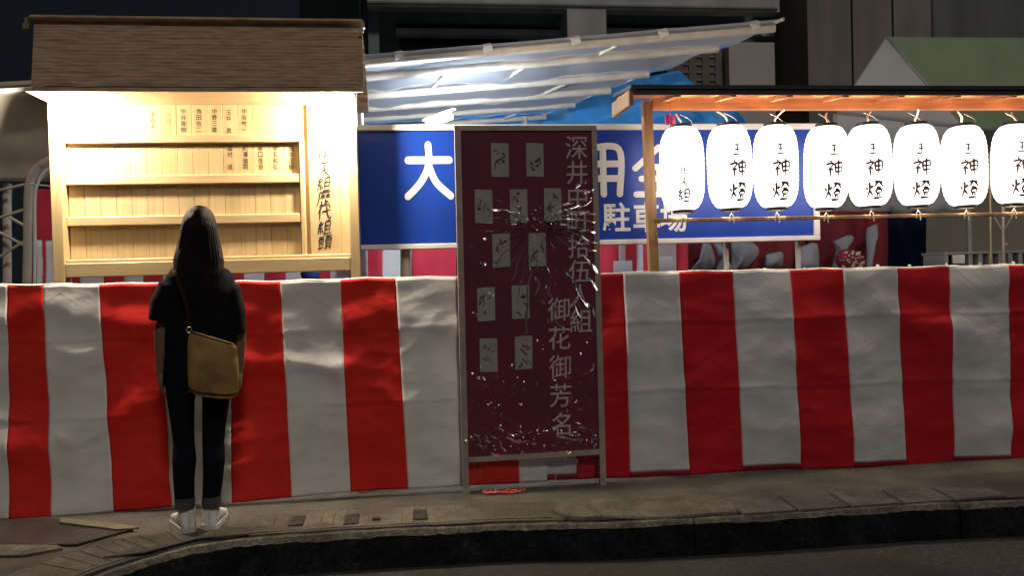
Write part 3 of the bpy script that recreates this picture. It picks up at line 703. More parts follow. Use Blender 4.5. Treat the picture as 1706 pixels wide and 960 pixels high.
for u in range(1120, 1960, 92):              # rafters under the roof
    p = P(u, 158, YR - .2); MB().hexa([(p.x - .018, yf + .012, zroof(yf + .012) - .026), (p.x + .018, yf + .012, zroof(yf + .012) - .026), (p.x + .018, YR - .05, zroof(YR - .05) - .026), (p.x - .018, YR - .05, zroof(YR - .05) - .026)], (0, 0, .0255)).build('rafter', 'orange_wood', lr)
zbar = P(1390, 364, YR).z
MB().box((b.x - .04, YR - .135, zbar - .012), (xend, YR - .113, zbar + .010), .003).build('tie_bar', 'post_wood', lr)
# lanterns
YL = YR - .13
cents = [1138, 1218, 1294, 1376, 1451, 1529, 1609, 1689, 1772]
prof = []
LH, LR_ = .475, .127
def lrad(t):                                 # t from 0 (bottom) to 1 (top)
    q = abs(2 * t - 1); return LR_ * (.46 + .54 * (1 - q ** 3.6) ** .55)
NR = 17
for i in range(NR * 4 + 1):
    t = i / (NR * 4); prof.append((lrad(t) - .0022 * (1 - abs(math.sin(math.pi * t * NR))), t * LH))
caps = [(.054, LH - .002), (.063, LH + .002), (.063, LH + .016), (.054, LH + .018), (.053, LH + .008), (.054, LH - .002)]
capb = [(.050, -.018), (.060, -.015), (.060, .000), (.052, .003), (.050, -.006), (.050, -.018)]
def ink_mesh(chars):
    mb = MB()
    for ch, zc, sz in chars:
        def place(x, y, k):
            xx = (x - 50) / 100 * sz; z = zc + (50 - y) / 100 * sz * 1.02; r = lrad(z / LH) + .0014 + k * .00004; an = xx / LR_ * 1.0 - math.pi / 2
            return Vector((r * math.cos(an), r * math.sin(an), z))
        brush(mb, GLYPH[ch], place, 11.5, True, 6, 1)
    return mb
order = ['first', 'second', 'third', 'fourth', 'fifth', 'sixth', 'seventh', 'eighth', 'ninth']
protos = {}
inkA = None
for i, u in enumerate(cents):
    c = P(u, 350 - (u - 1138) * .006, YL); zbot = P(1400, 345, YL).z + (0.004 if i % 3 else -.003)
    txt = '人組' if i == 0 else '王神燈'
    lb = ('white paper lantern nearest the rack post, brushed with the characters 人組' if i == 0 else
          'lit white paper lantern, %s along from the rack post, brushed with 王神燈' % order[i] if i < 7 else
          'lit white paper lantern cut by the right edge of the photo' if i == 7 else 'white paper lantern at the far end of the row, beyond the photo edge')
    ln = thing('paper_lantern', (c.x, YL, zbot), lb, 'lantern', 'paper lanterns hanging in a row from the rack')
    ln.rotation_euler = (random.uniform(-.03, .03), random.uniform(-.035, .035), 0)
    off = [3, 14, 9, 13, 8, 8, 8, 12, 10][i]
    az = math.atan2(c.x, c.y); th = -az + math.asin(off / 38)
    if not protos:
        o = ORG[ln.name]; ORG[ln.name] = Vector((0, 0, 0))
        protos['paper_body'] = MB().lathe(prof, (0, 0, 0), 40).open().build('paper_body', 'lantern_paper', ln, True)
        protos['top_ring'] = MB().lathe(caps, (0, 0, 0), 28).open().build('top_ring', 'black_wood', ln, True)
        protos['bottom_ring'] = MB().lathe(capb, (0, 0, 0), 28).open().build('bottom_ring', 'black_wood', ln, True)
        protos['bulb'] = MB().lathe([(.003, .21), (.018, .217), (.026, .235), (.022, .258), (.012, .275)], (0, 0, 0), 16).build('bulb', 'lantern_bulb', ln, True)
        protos['bulb_holder'] = MB().tube([(0, 0, .276), (0, 0, .32), (0, 0, LH + .012)], [.014, .014, .003], 12).tube([(-.058, 0, LH + .008), (.058, 0, LH + .008)], .003, 6).build('bulb_holder', 'lamp_holder', ln, True)
        hp = [(-.012, 0, -.02), (-.012, 0, -.05), (0, 0, -.064), (.012, 0, -.05), (.012, 0, -.02)]
        mbh = MB().tube([(-.013, -.004, -.078), (-.010, -.004, -.045), (0, -.004, -.030), (.010, -.004, -.045), (.012, -.006, -.090)], .0035, 8)
        protos['bottom_hook'] = mbh.build('bottom_hook', 'pipe', ln, True)
        mbh = MB()
        mbh.tube(smoothpoly([(0, 0, LH + .018), (.004, .004, LH + .035), (-.006, .02, LH + .06), (-.004, .06, LH + .088)], 4), .0055, 8)
        protos['hanging_cord'] = mbh.build('hanging_cord', 'cord_white', ln, True)
        protos['lead_wire'] = MB().tube(smoothpoly([(.06, 0, LH + .015), (.07, .01, LH + .035), (.05, .03, LH + .06), (.02, .06, LH + .085)], 5), .0016, 6).build('lead_wire', 'cord_white', ln, True)
        ink0 = ink_mesh([('伍', .215, .045), ('人', .148, .062), ('組', .075, .078)]).build('lettering', 'lantern_ink', ln, fix=False); ink0.rotation_euler = (0, 0, th)
        ORG[ln.name] = o
    else:
        for nm, ob in protos.items():
            d = share(ob, ln); d.name = nm
            if nm == 'hanging_cord': d.rotation_euler = (0, 0, random.uniform(0, 6.28))
            if nm == 'lead_wire': d.rotation_euler = (0, 0, random.uniform(-.6, .9))
            if nm == 'paper_body': d.rotation_euler = (0, 0, random.uniform(0, 6.28))
        if inkA is None:
            o = ORG[ln.name]; ORG[ln.name] = Vector((0, 0, 0))
            inkA = ink_mesh([('王', .325, .072), ('神', .218, .102), ('燈', .090, .108)]).build('lettering', 'lantern_ink', ln, fix=False); ORG[ln.name] = o; inkA.rotation_euler = (0, 0, th)
        else: d = share(inkA, ln, rz=th); d.name = 'lettering'
# pink tag tied beside the first lantern
p = P(1116, 197, YL - .01); mb = MB().box((p.x - .028, p.y - .006, p.z - .038), (p.x - .002, p.y + .006, p.z + .022), .003).box((p.x + .003, p.y - .004, p.z - .04), (p.x + .03, p.y + .008, p.z + .014), .003).tube([(p.x, p.y, p.z), (p.x + .01, p.y, zbeam0 + .01)], .002, 6)
tag(mb.build('plastic_tag', 'pink_plastic'), 'bright pink plastic tag tied under the beam by the first lantern', 'tag')
# slim poles behind the lanterns at the right
for u, m, r, lb in ((1650, 'pipe_yellow', .007, 'thin yellow pole standing behind the last lanterns'), (1671, 'pipe', .012, 'grey pole with forked braces behind the last lanterns')):
    p = P(u, 350, 5.6); mb = MB().tube([(p.x, 5.6, 0), (p.x, 5.6, 2.0)], r, 10)
    if m == 'pipe':
        q = P(u, 372, 5.6).z
        for sx in (-1, 1): mb.tube([(p.x, 5.6, q - .06), (p.x + sx * .10, 5.6, q + .09)], .005, 8)
        mb.ball((p.x, 5.6, P(u, 357, 5.6).z), .02, 10); mb.ball((p.x + .012, 5.588, P(u, 408, 5.6).z), .011, 8)
    tag(mb.build('pole', m, smooth=True), lb, 'pole')

# ================================================================== WOMAN (seen from behind)
YW = 4.275
def W(u, v, dy=0.0): return P(u, v, YW) + Vector((0, dy, 0))
PXM = 1 / 341.0
wm = thing('person', Vector((W(335, 885).x, YW, 0)), 'woman seen from behind in black top and jeans with a tan shoulder bag', 'person')
def ring_u(l, r, v, dy=0.0, ry=None):        # centre and radii from a left and a right pixel
    c = W((l + r) / 2, v, dy); rx = (r - l) / 2 * PXM; return c, (rx, ry if ry else rx)
# body
mb = MB()
def tubes(mb, spec, n=20): mb.tube([s[0] for s in spec], [s[1] for s in spec], n)
tubes(mb, [ring_u(296, 376, 650, 0, .10), ring_u(290, 378, 610, 0, .105), ring_u(296, 374, 560, .01, .09), ring_u(290, 380, 500, .01, .095), ring_u(284, 384, 460, .01, .085), ring_u(318, 352, 440, .015, .06), ring_u(320, 350, 425, .02, .052), ring_u(319, 349, 405, .03, .055)])
c = W(332, 383, .045); mb.ball(c, (.073, .090, .108), 24)                      # skull
mb.ball(c + Vector((0, .045, -.045)), (.058, .055, .065), 16)                   # jaw
mb.ball(c + Vector((0, .096, -.018)), (.011, .018, .020), 10)                   # nose
mb.ball(c + Vector((0, .084, -.055)), (.022, .010, .007), 10); mb.ball(c + Vector((0, .082, -.066)), (.019, .010, .007), 10)   # lips
for sx in (-1, 1):
    mb.ball(c + Vector((sx * .068, .005, -.012)), (.009, .020, .030), 10)       # ears
    mb.ball(c + Vector((sx * .030, .078, .018)), (.022, .010, .007), 10)        # brows
def arm(sh, el, wr, r0, r1, r2, side):
    mid = sh.lerp(el, .5)
    mb.tube([sh, mid, el, el.lerp(wr, .35), wr], [r0, r0 * .92, r1, r1 * .98, r2], 16)
    palm = wr + Vector((0, .008, -.045)); mb.tube([wr, wr + Vector((0, .003, -.02)), palm, palm + Vector((0, .006, -.030))], [(.020, .024), (.017, .034), (.015, .040), (.013, .036)], 12)
    for f, (dy, ln_, cu) in enumerate(((.028, .060, .30), (.010, .070, .36), (-.009, .066, .42), (-.026, .052, .5))):
        b0 = palm + Vector((0, dy, -.026)); d = Vector((-side * .10, .16, -1)).normalized(); pts = [b0]
        for q in range(3):
            d = (d + Vector((-side * cu * .5, cu * .25, 0))).normalized(); pts.append(pts[-1] + d * ln_ / 3)
        mb.tube(pts, [.0085, .0080, .0074, .0062], 10)
    t0 = palm + Vector((-side * .004, .034, .018)); mb.tube([t0, t0 + Vector((-side * .012, .022, -.020)), t0 + Vector((-side * .018, .026, -.050))], [.012, .0095, .007], 10)
arm(W(292, 474, .01), W(271, 548, .0), W(270, 622, .02), 0.036, .032, .022, -1)
arm(W(374, 474, .01), W(398, 552, .0), W(397, 622, .02), 0.036, .032, .022, 1)
for fx, tx in ((311, 1), (352, 1)): mb.tube([W(fx, 800), W(fx, 850, .0), W(fx, 872, .004)], [.038, .030, .030], 14)
body = mb.build('body', 'skin', wm, remesh=.0045)
# shirt: boxy tee with wide sleeves
mb = MB()
tubes(mb, [ring_u(278, 392, 582, .0, .125), ring_u(277, 391, 560, .0, .122), ring_u(279, 388, 520, .0, .118), ring_u(278, 390, 485, .0, .118), ring_u(279, 388, 462, .005, .106), ring_u(288, 380, 449, .01, .085), ring_u(310, 358, 439, .012, .066), ring_u(314, 354, 435, .012, .060)], 28)
mb.tube([W(304, 468, .01), W(281, 480, .005), W(271, 505, .0), W(268, 534, .0)], [(.035, .050), (.052, .066), (.054, .070), (.053, .072)], 20)
mb.tube([W(362, 468, .01), W(384, 484, .005), W(391, 520, .0), W(393, 557, .0)], [(.035, .050), (.050, .066), (.050, .070), (.046, .072)], 20)
mb.build('tee_shirt', 'black_shirt', wm, remesh=.008)
MB().tube([W(314, 436, .012), W(333, 438, -.05), W(354, 434, .012), W(333, 432, .075), W(314, 436, .012)], .006, 10).build('collar', 'black_shirt', wm, True)
# jeans
mb = MB()
tubes(mb, [ring_u(283, 383, 560, 0, .115), ring_u(277, 386, 600, -.005, .125), ring_u(275, 388, 630, -.006, .122), ring_u(279, 384, 643, -.004, .105)], 28)
tubes(mb, [ring_u(277, 327, 640, -.004, .090), ring_u(281, 324, 668, 0, .080), ring_u(287, 323, 710, 0, .068), ring_u(290, 324, 738, .004, .060), ring_u(289, 327, 765, -.010, .062), ring_u(290, 324, 795, -.012, .052), ring_u(293, 324, 832, -.004, .045)], 20)
tubes(mb, [ring_u(334, 387, 640, -.004, .090), ring_u(337, 381, 668, 0, .080), ring_u(337, 375, 710, 0, .068), ring_u(337, 373, 738, .004, .060), ring_u(338, 374, 765, -.010, .062), ring_u(338, 371, 795, -.012, .052), ring_u(337, 366, 832, -.004, .045)], 20)
mb.build('jeans', 'black_jeans', wm, remesh=.007)
for l, r, nm in ((292, 325, 'cuff'), (336, 368, 'cuff')):
    mb = MB(); (c0, r0), (c1, r1), (c2, r2) = ring_u(l, r, 828, -.004, .049), ring_u(l + .5, r - .5, 836, -.005, .049), ring_u(l + 1, r - 1, 846, -.006, .047)
    mb.tube([c0, c1, c2], [r0, r1, r2], 22).build('jeans_cuff', 'denim_cuff', wm, True)
# shoes: white high tops
def shoe(u, turn):
    heel = W(u, 880); heel.z = 0; f = Vector((math.sin(turn), math.cos(turn), 0)); sdv = Vector((f.y, -f.x, 0)); h0 = heel + f * -.035
    def sec(d, half, z0, z1): return (h0 + f * d, half, z0, z1)
    def shell(secs, nm, m, bev=.0):
        mb = MB(); n = 14; k = 0; vs = []; fs = []
        for c, half, z0, z1 in secs:
            for j in range(n):
                a = 2 * math.pi * j / n; ca, sa = math.cos(a), math.sin(a); ca = math.copysign(abs(ca) ** .7, ca); sa = math.copysign(abs(sa) ** .7, sa)
                vs.append(c + sdv * half * ca + Vector((0, 0, (z0 + z1) / 2 + (z1 - z0) / 2 * sa)))
        for i in range(len(secs) - 1):
            for j in range(n): a, b = i * n + j, i * n + (j + 1) % n; fs.append((a, b, b + n, a + n))
        fs += [list(range(n))[::-1], list(range((len(secs) - 1) * n, len(secs) * n))]
        return mb.add(vs, fs)
    up = shell([sec(-.004, .026, .02, .075), sec(.012, .036, .018, .10), sec(.05, .040, .018, .108), sec(.09, .041, .018, .094), sec(.13, .044, .018, .078), sec(.17, .047, .018, .066), sec(.21, .044, .018, .056), sec(.235, .034, .018, .046), sec(.246, .018, .02, .036)], '', '')
    up.tube([h0 + f * .034 + Vector((0, 0, .05)), h0 + f * .034 + Vector((0, 0, .09)), h0 + f * .032 + Vector((0, 0, .118))], [.040, .041, .040], 18)
    sh = up.build('shoe', 'shoe_white', wm, remesh=.0045)
    so = []
    for d, hf in ((-.010, .018), (-.004, .030), (.012, .039), (.05, .042), (.10, .043), (.15, .048), (.19, .049), (.225, .042), (.243, .028), (.250, .014)): so.append((d, hf))
    pts = [h0 + f * d + sdv * hf for d, hf in so] + [h0 + f * d - sdv * hf for d, hf in reversed(so)]
    MB().prism([p + Vector((0, 0, .002)) for p in pts], (0, 0, .024)).build('sole', 'rubber', sh)
    MB().hexa([h0 + f * -.010 + sdv * -.006 + Vector((0, 0, .03)), h0 + f * -.010 + sdv * .006 + Vector((0, 0, .03)), h0 + f * -.012 + sdv * .006 + Vector((0, 0, .112)), h0 + f * -.012 + sdv * -.006 + Vector((0, 0, .112))], f * .012).build('heel_strip', 'lace', sh)
    mb = MB()
    for q in range(5):
        d = .075 + q * .022; z = .103 - q * .010; mb.tube([h0 + f * d + sdv * -.026 + Vector((0, 0, z - .008)), h0 + f * d + Vector((0, 0, z + .006)), h0 + f * (d + .008) + sdv * .026 + Vector((0, 0, z - .008))], .003, 6)
    mb.build('laces', 'lace', sh, True)
shoe(313, R(-13)); shoe(352, R(13))
# hair: a long straight fall over the back with loose tips
mb = MB()
tubes(mb, [ring_u(326, 339, 346, .03, .035), ring_u(316, 349, 348.5, .027, .065), ring_u(311, 354, 353, .025, .082), ring_u(306, 358, 363, .024, .096), ring_u(302, 361, 378, .022, .103), ring_u(299, 364, 396, .015, .100), ring_u(295, 368, 416, -.005, .084), ring_u(291, 371, 434, -.045, .055), ring_u(292, 370, 455, -.078, .036), ring_u(298, 366, 480, -.098, .026), ring_u(306, 360, 505, -.106, .016), ring_u(314, 354, 520, -.110, .007)], 30)
hair = mb.build('hair', 'hair', wm, remesh=.006)
mb = MB()
for k in range(130):
    a = random.uniform(-1, 1); u0 = 332 + a * 26; u1 = 332 + a * 36 + random.uniform(-2, 2); v1 = random.uniform(425, 530) - abs(a) * 55
    yy = lambda v, a=a: (.02 - .098 * math.sqrt(max(0, 1 - (a * .96) ** 2)) if v < 400 else 0)
    pts = [W(u0 * .5 + 166, 352, -.035), W(u0, 375, .012 - .094 * math.sqrt(1 - (a * .93) ** 2)), W((u0 + u1) / 2, 405, -.008 - .082 * math.sqrt(1 - (a * .95) ** 2)), W(u1, 435, -.046 - .055 * math.sqrt(1 - (a * .97) ** 2))]
    if v1 > 450: pts.append(W(u1 - a * 3, (450 + v1) / 2 + 5, -.098 - .02 * (1 - abs(a)))); pts.append(W(u1 - a * 6, v1, -.112 - .012 * (1 - abs(a))))
    mb.tube(smoothpoly([tuple(p + Vector((0, -.004, 0))) for p in pts], 3), random.uniform(.0016, .0042), 5)
mb.build('hair_strands', 'hair', hair, True, kind='stuff')
# bag with strap
def bagpt(i, j, side):
    ul = 314 + 1 * j; ur = 391 + 4 * j; vt = 548 + 22 * i; vb = 652 + 8 * i
    rnd = .11 * (abs(2 * j - 1) ** 8) - .03 * math.sin(math.pi * j)
    i2 = .5 + (i - .5) * (1 - rnd)
    u = ul + (ur - ul) * i2; v = vt + (vb - vt) * j - (6 * abs(2 * i - 1) ** 5 if j > .5 else 0) * max(0, j - .5) * 2
    bul = .004 + .040 * max(0, math.sin(math.pi * i)) ** .5 * (.25 + .75 * math.sin(math.pi * (.10 + .80 * j)) ** .7)
    wr = .005 * mnoise.noise(Vector((i * 4, j * 6, 2)))
    return W(u, v, -.165 + (-bul - wr if side < 0 else bul * .5))
bag = thing('shoulder_bag', W(355, 660, -.16), 'soft tan leather shoulder bag hanging at the woman\'s back', 'bag')
mb = MB(); nn = 18
for j in range(23):
    mb.v += [bagpt(q / nn, j / 22, -1) for q in range(nn + 1)] + [bagpt(1 - q / nn, j / 22, 1) for q in range(nn + 1)]
cw = 2 * nn + 2
mb.f = [[j * cw + q, j * cw + (q + 1) % cw, (j + 1) * cw + (q + 1) % cw, (j + 1) * cw + q] for j in range(22) for q in range(cw)] + [list(range(cw))[::-1], [22 * cw + q for q in range(cw)]]
bmb = mb.build('bag_body', 'bag_leather', bag, True)
MB().tube([bagpt(i / 10, .02, -1) + Vector((0, -.001, .001)) for i in range(11)], .0035, 8).build('top_piping', 'strap', bag, True)
MB().tube([bagpt(i / 14, .93, -1) + Vector((0, -.002, 0)) for i in range(15)], .0028, 8).build('bottom_seam', 'strap', bag, True)
st = smoothpoly([tuple(W(316, 556, -.165)), tuple(W(315, 535, -.158)), tuple(W(312, 508, -.150)), tuple(W(303, 480, -.142)), tuple(W(294, 456, -.105)), tuple(W(290, 447, -.03)), tuple(W(292, 450, .06))], 5)
MB().tube(st, [(.010, .003)] * len(st), 8).build('strap', 'strap', bag, True)
p = W(316, 552, -.168); MB().tube([p + Vector((.011 * math.cos(q * .5236), -.002, .016 + .013 * math.sin(q * .5236))) for q in range(13)], .003, 6).build('buckle_ring', 'brass', bag, True)

TURN = R(13); pv_ = Vector((W(335, 885).x, YW, 0))
for o in (wm, bag):
    d = Matrix.Rotation(TURN, 3, 'Z') @ (o.location - pv_); o.location = pv_ + d; o.rotation_euler = (0, 0, TURN)

# ================================================================== BEHIND THE CURTAIN
# low trestle bench close behind the left curtain (its shadow shows on the cloth)
b0, b1 = P(-60, 700, 5.0).x, P(750, 700, 5.0).x
# clear vinyl lean-to roof on pipes
A, B, C, D = P(560, 95, 5.5), P(1306, 31, 5.2), P(905, 190, 7.2), P(540, 214, 7.2)
cn = thing('vinyl_canopy', ((A.x + B.x) / 2, 6.2, 0), 'clear vinyl lean-to canopy on pale pipes above the blue sign', 'canopy')
def cp(s_, t):
    a = A.lerp(B, s_); b = D.lerp(C, s_); p = a.lerp(b, t)
    n = .035 * mnoise.noise(Vector((p.x * 1.6, p.y * 2.4, 1))) + .016 * mnoise.noise(Vector((p.x * 6, p.y * 5, 4)))
    return p + Vector((0, 0, n * min(1, t * 4 + .15) - .03 * math.sin(t * math.pi * 4) ** 2))
MB().grid(lambda i, j: cp(i, j), 80, 40).build('vinyl_sheet', 'vinyl', cn, 'all', fix=False)
def pipe(s0, t0, s1, t1, r, nm='pipe', dz=-.02):
    pts = [A.lerp(B, s_).lerp(D.lerp(C, s_), t) + Vector((0, 0, dz)) for s_, t in ((s0 + (s1 - s0) * i / 8, t0 + (t1 - t0) * i / 8) for i in range(9))]
    MB().tube(pts, r, 10).build(nm, 'pipe', cn, True)
for t, e in ((.03, 1.0), (.20, .985), (.45, .97), (.64, .985), (.82, .99), (.985, 1.0)): pipe(0, t, e, t, .029 if t < .7 else .022, 'purlin', -.035)
for s_, ta, tb in ((.07, .22, .44), (.30, .24, .44), (.10, .66, .98), (.50, .24, .40), (.46, .66, .80), (.66, .05, .16), (.74, .48, .62), (.80, .84, .97)): pipe(s_, ta, s_, tb, .013, 'rafter', -.03)
pipe(1.0, .0, 1.0, 1.0, .012, 'edge_pipe', 0)
for s_ in (.14, .34, .54, .74, .95):         # clips gripping the front pipe
    p = A.lerp(B, s_).lerp(D.lerp(C, s_), .03) + Vector((0, 0, -.02)); MB().tube([p + Vector((-.02, 0, 0)), p + Vector((.035, 0, .012))], .038, 12).build('clip', 'frame_white', cn, True)
for s_, t in ((.05, .02), (.05, .98), (.9, .98)):   # posts
    p = A.lerp(B, s_).lerp(D.lerp(C, s_), t); MB().tube([(p.x, p.y, 0), (p.x, p.y, p.z - .02)], .022, 10).build('post', 'pipe', cn, True)
# fluorescent lamp under the canopy
fa, fb = P(712, 208, 5.7), P(752, 193, 5.6)
fl = thing('fluorescent_lamp', (fa + fb) / 2, 'glaring fluorescent tube lamp at the top edge of the blue sign, under the vinyl canopy', 'lamp')
dv = (fb - fa).normalized()
MB().tube([fa, fb], .020, 14).build('tube', 'tube_light', fl, True)
MB().tube([fa + Vector((0, 0, .045)) - dv * .03, fb + Vector((0, 0, .045)) + dv * .03], (.016, .010), 10).build('housing', 'lamp_holder', fl, True)
# blue tarpaulin tent
tp = [P(560, 226, 7.6), P(800, 190, 7.6), P(1050, 131, 7.6), P(1127, 123, 7.6), P(1262, 214, 7.6)]
def tarp(i, j):
    k = i * 4; n = min(3, int(k)); top = tp[n].lerp(tp[n + 1], k - n)
    p = Vector((top.x, 7.6, top.z)).lerp(Vector((top.x + (i - .5) * .3, 7.1, 1.45)), j)
    w1 = .07 * mnoise.noise(Vector((p.x * 3 - p.z * 4, 2, p.z * 2.5))) + .05 * (.4 - abs(mnoise.noise(Vector((p.x * 4 + p.z * 5, 4, p.z * 3 + p.x)))))
    return p + Vector((0, -w1 * 2, 0))
tag(MB().grid(tarp, 90, 50).build('blue_tarpaulin', 'tarp_blue', smooth='all', thick=.004, fix=False), 'creased bright blue tarpaulin tent behind the canopy', 'tarpaulin')
# striped backdrop far under the canopy
def drape(name, label, spans, y, amp, group=None, seed=0, cat='curtain'):
    rt = thing(name, P(spans[0][1], spans[0][4], y), label, cat, group)
    for m, u0, u1, v0, v1 in spans:
        def f(i, j):
            u = u0 + (u1 - u0) * i; p = P(u, v0, y).lerp(P(u, v1, y), j)
            return p + Vector((0, amp * math.sin(p.x * 21 + seed + .8 * math.sin(p.z * 3)) + amp * .8 * mnoise.noise(Vector((p.x * 5, seed, p.z * 3))), 0))
        MB().grid(f, max(6, int((u1 - u0) / 3)), 20).build(('white' if 'white' in m or 'paper' in m else 'red' if 'pink' in m or 'maroon' in m else 'blue') + '_panel', m, rt, 'all', thick=.003, fix=False)
    return rt
sp = []; u = 100; c = 0
for wd in [34, 38, 36, 30, 34, 33, 36, 30, 36, 33, 36, 34, 40, 33, 34, 30]: sp.append(('pink_cloth' if c % 2 == 0 else 'white_cloth', u, u + wd, 415, 640)); u += wd; c += 1
drape('backdrop_curtain', 'thin strip of pink and white cloth seen below the notice board', sp, 6.9, .012)
drape('backdrop_curtain', 'bright pink and white cloth hanging below the left half of the blue sign', [('pink_cloth', 594, 637, 395, 640), ('white_cloth', 637, 667, 395, 640), ('grey_cloth', 667, 686, 395, 640), ('pink_cloth', 686, 760, 395, 640)], 6.6, .02, seed=2)
drape('backdrop_curtain', 'pink and white cloth between the maroon board and the lantern post', [('pink_cloth', 1000, 1030, 395, 640), ('white_cloth', 1030, 1042, 395, 640), ('pink_cloth', 1042, 1062, 395, 640), ('white_cloth', 1062, 1072, 395, 640), ('pink_cloth', 1072, 1092, 395, 640), ('white_cloth', 1092, 1128, 395, 640), ('pink_cloth', 1128, 1146, 395, 640)], 6.0, .02, seed=4)
drape('backdrop_curtain', 'dark red and grey cloth draped below the right half of the blue sign', [('maroon_cloth', 1146, 1345, 395, 640)], 6.2, .03, seed=5)
md = drape('backdrop_curtain', 'dark red cloth draped right of the blue sign under the lanterns', [('maroon_cloth', 1345, 1480, 352, 640)], 6.4, .03, seed=6)
# grey swags knotted over the dark red cloth
def swag(pts, y, par):
    q = [P(u, v, y) for u, v in pts]; q = [Vector(p) for p in smoothpoly([tuple(p) for p in q + q[:1]], 5)][:-1]
    c = sum(q, Vector()) / len(q); n = len(q); mb = MB()
    for k in range(8):
        t = 1 - k / 8
        for p in q:
            r = c.lerp(p, t); mb.v.append(r + Vector((0, -.05 * (1 - t * t) + .03 * mnoise.noise(Vector((r.x * 16, 2, r.z * 9))), 0)))
    for k in range(7): mb.f += [[k * n + i, k * n + (i + 1) % n, (k + 1) * n + (i + 1) % n, (k + 1) * n + i] for i in range(n)]
    mb.f.append([7 * n + i for i in range(n)])
    mb.build('grey_swag', 'grey_cloth', par, 'all', thick=.006, fix=False)
sw1 = [o for o in COL.objects if o.name.startswith('backdrop_curtain') and o.get('label', '').startswith('dark red and grey')][0]
for pts in ([(1172, 404), (1180, 402), (1192, 432), (1180, 450), (1150, 452), (1164, 432)], [(1188, 402), (1200, 402), (1204, 424), (1216, 440), (1216, 454), (1192, 452), (1198, 430)], [(1218, 402), (1250, 402), (1264, 420), (1246, 444), (1226, 446), (1218, 456)],
            [(1275, 425), (1304, 420), (1304, 440), (1292, 447), (1274, 444)], [(1334, 412), (1360, 406), (1364, 440), (1360, 452), (1330, 452), (1328, 430)]): swag(pts, 6.1, sw1)
for pts in ([(1388, 402), (1416, 392), (1420, 402), (1404, 416), (1398, 452), (1384, 452), (1392, 420)], [(1444, 380), (1462, 374), (1456, 396), (1452, 446), (1444, 452)]): swag(pts, 6.3, md)
# bundle of red and white cloth
mb = MB(); c = P(1416, 437, 5.9)
mb.ball(c, (.10, .07, .10), 18)
for v in mb.v: v += Vector((0, 0, 0)) + (v - c) * (.25 * mnoise.noise(v * 14))
bd = tag(mb.build('cloth_bundle', 'maroon_cloth', smooth='all'), 'round bundle of red and pale flowery cloth behind the curtain top', 'bundle')
mb = MB()
for k in range(60):
    a = random.uniform(0, 6.28); r = .095 * random.random() ** .5; q = c + Vector((r * math.cos(a), -.07 * math.sqrt(max(0, 1 - (r / .1) ** 2)) - .004, r * math.sin(a))); mb.ball(q, (random.uniform(.004, .014), .006, random.uniform(.004, .012)), 6)
mb.build('flower_pattern', 'pale_pattern', bd, True, kind='stuff')
bx_ = lambda u0, v0, u1, v1, y0, y1, nm, m, label, cat, bev=.006: tag(bx(u0, v0, u1, v1, y0, y1, bev).build(nm, m), label, cat)
# white papers pinned under the blue sign
for (u0, v0, u1, v1, lb) in ((1022, 435, 1054, 453, 'white paper sheet left of the lantern post, behind the curtain top'), (1096, 427, 1121, 453, 'white paper sheet just right of the lantern post')):
    p0, p1 = P(u0, v0, 5.9), P(u1, v1 + 8, 5.9); tag(MB().box((p0.x, 5.9, p1.z), (p1.x, 5.904, p0.z)).build('paper_sheet', 'paper_white'), lb, 'paper')
# dark blue cloth backdrop and beige wall
drape('dark_cloth', 'dark navy cloth wall behind the middle lanterns', [('navy_cloth', 1360, 1545, 330, 640)], 9.9, .03, seed=8)
a, b = P(1520, 255, 10.6), P(2050, 255, 10.6)
tag(MB().box((a.x, 10.6, 0), (b.x, 10.8, a.z)).build('beige_wall', 'beige_wall'), 'plain beige wall under the green tent behind the lanterns', 'wall')
# slotted grey rack at the right
xa, xb = P(1574, 430, 6.0).x, P(1760, 430, 6.0).x; za, zb_ = P(1640, 419, 6.0).z, P(1640, 470, 6.0).z
rk = thing('grey_rack', ((xa + xb) / 2, 6.1, 0), 'low grey metal rack with dark slots behind the right curtain', 'rack')
MB().box((xa, 6.0, za - .02), (xb, 6.3, za), .004).build('top_plate', 'crate_grey', rk)
MB().box((xa, 6.28, 0), (xb, 6.3, za - .021)).build('back_plate', 'wall_black', rk)
MB().box((xa, 6.0, 0), (xa + .03, 6.27, za - .021)).build('side_plate', 'crate_grey', rk)
d0 = P(1588, 430, 6.0).x; MB().box((d0, 6.0, za - .09), (d0 + .10, 6.02, za - .022), .003).build('drawer_front', 'paper_white', rk)
x = P(1614, 430, 6.0).x
while x < xb:
    MB().box((x, 6.0, 0), (x + .035, 6.27, za - .021), .003).build('slat', 'crate_grey', rk); x += .085
# navy bundle below the board
c = P(517, 458, 6.3); mb = MB().ball(c, (.075, .06, .06), 14)
for v in mb.v: v += (v - c) * (.3 * mnoise.noise(v * 12))
tag(mb.build('cloth_bundle', 'navy_cloth', smooth='all'), 'small dark navy bundle seen under the right end of the notice board', 'bundle')

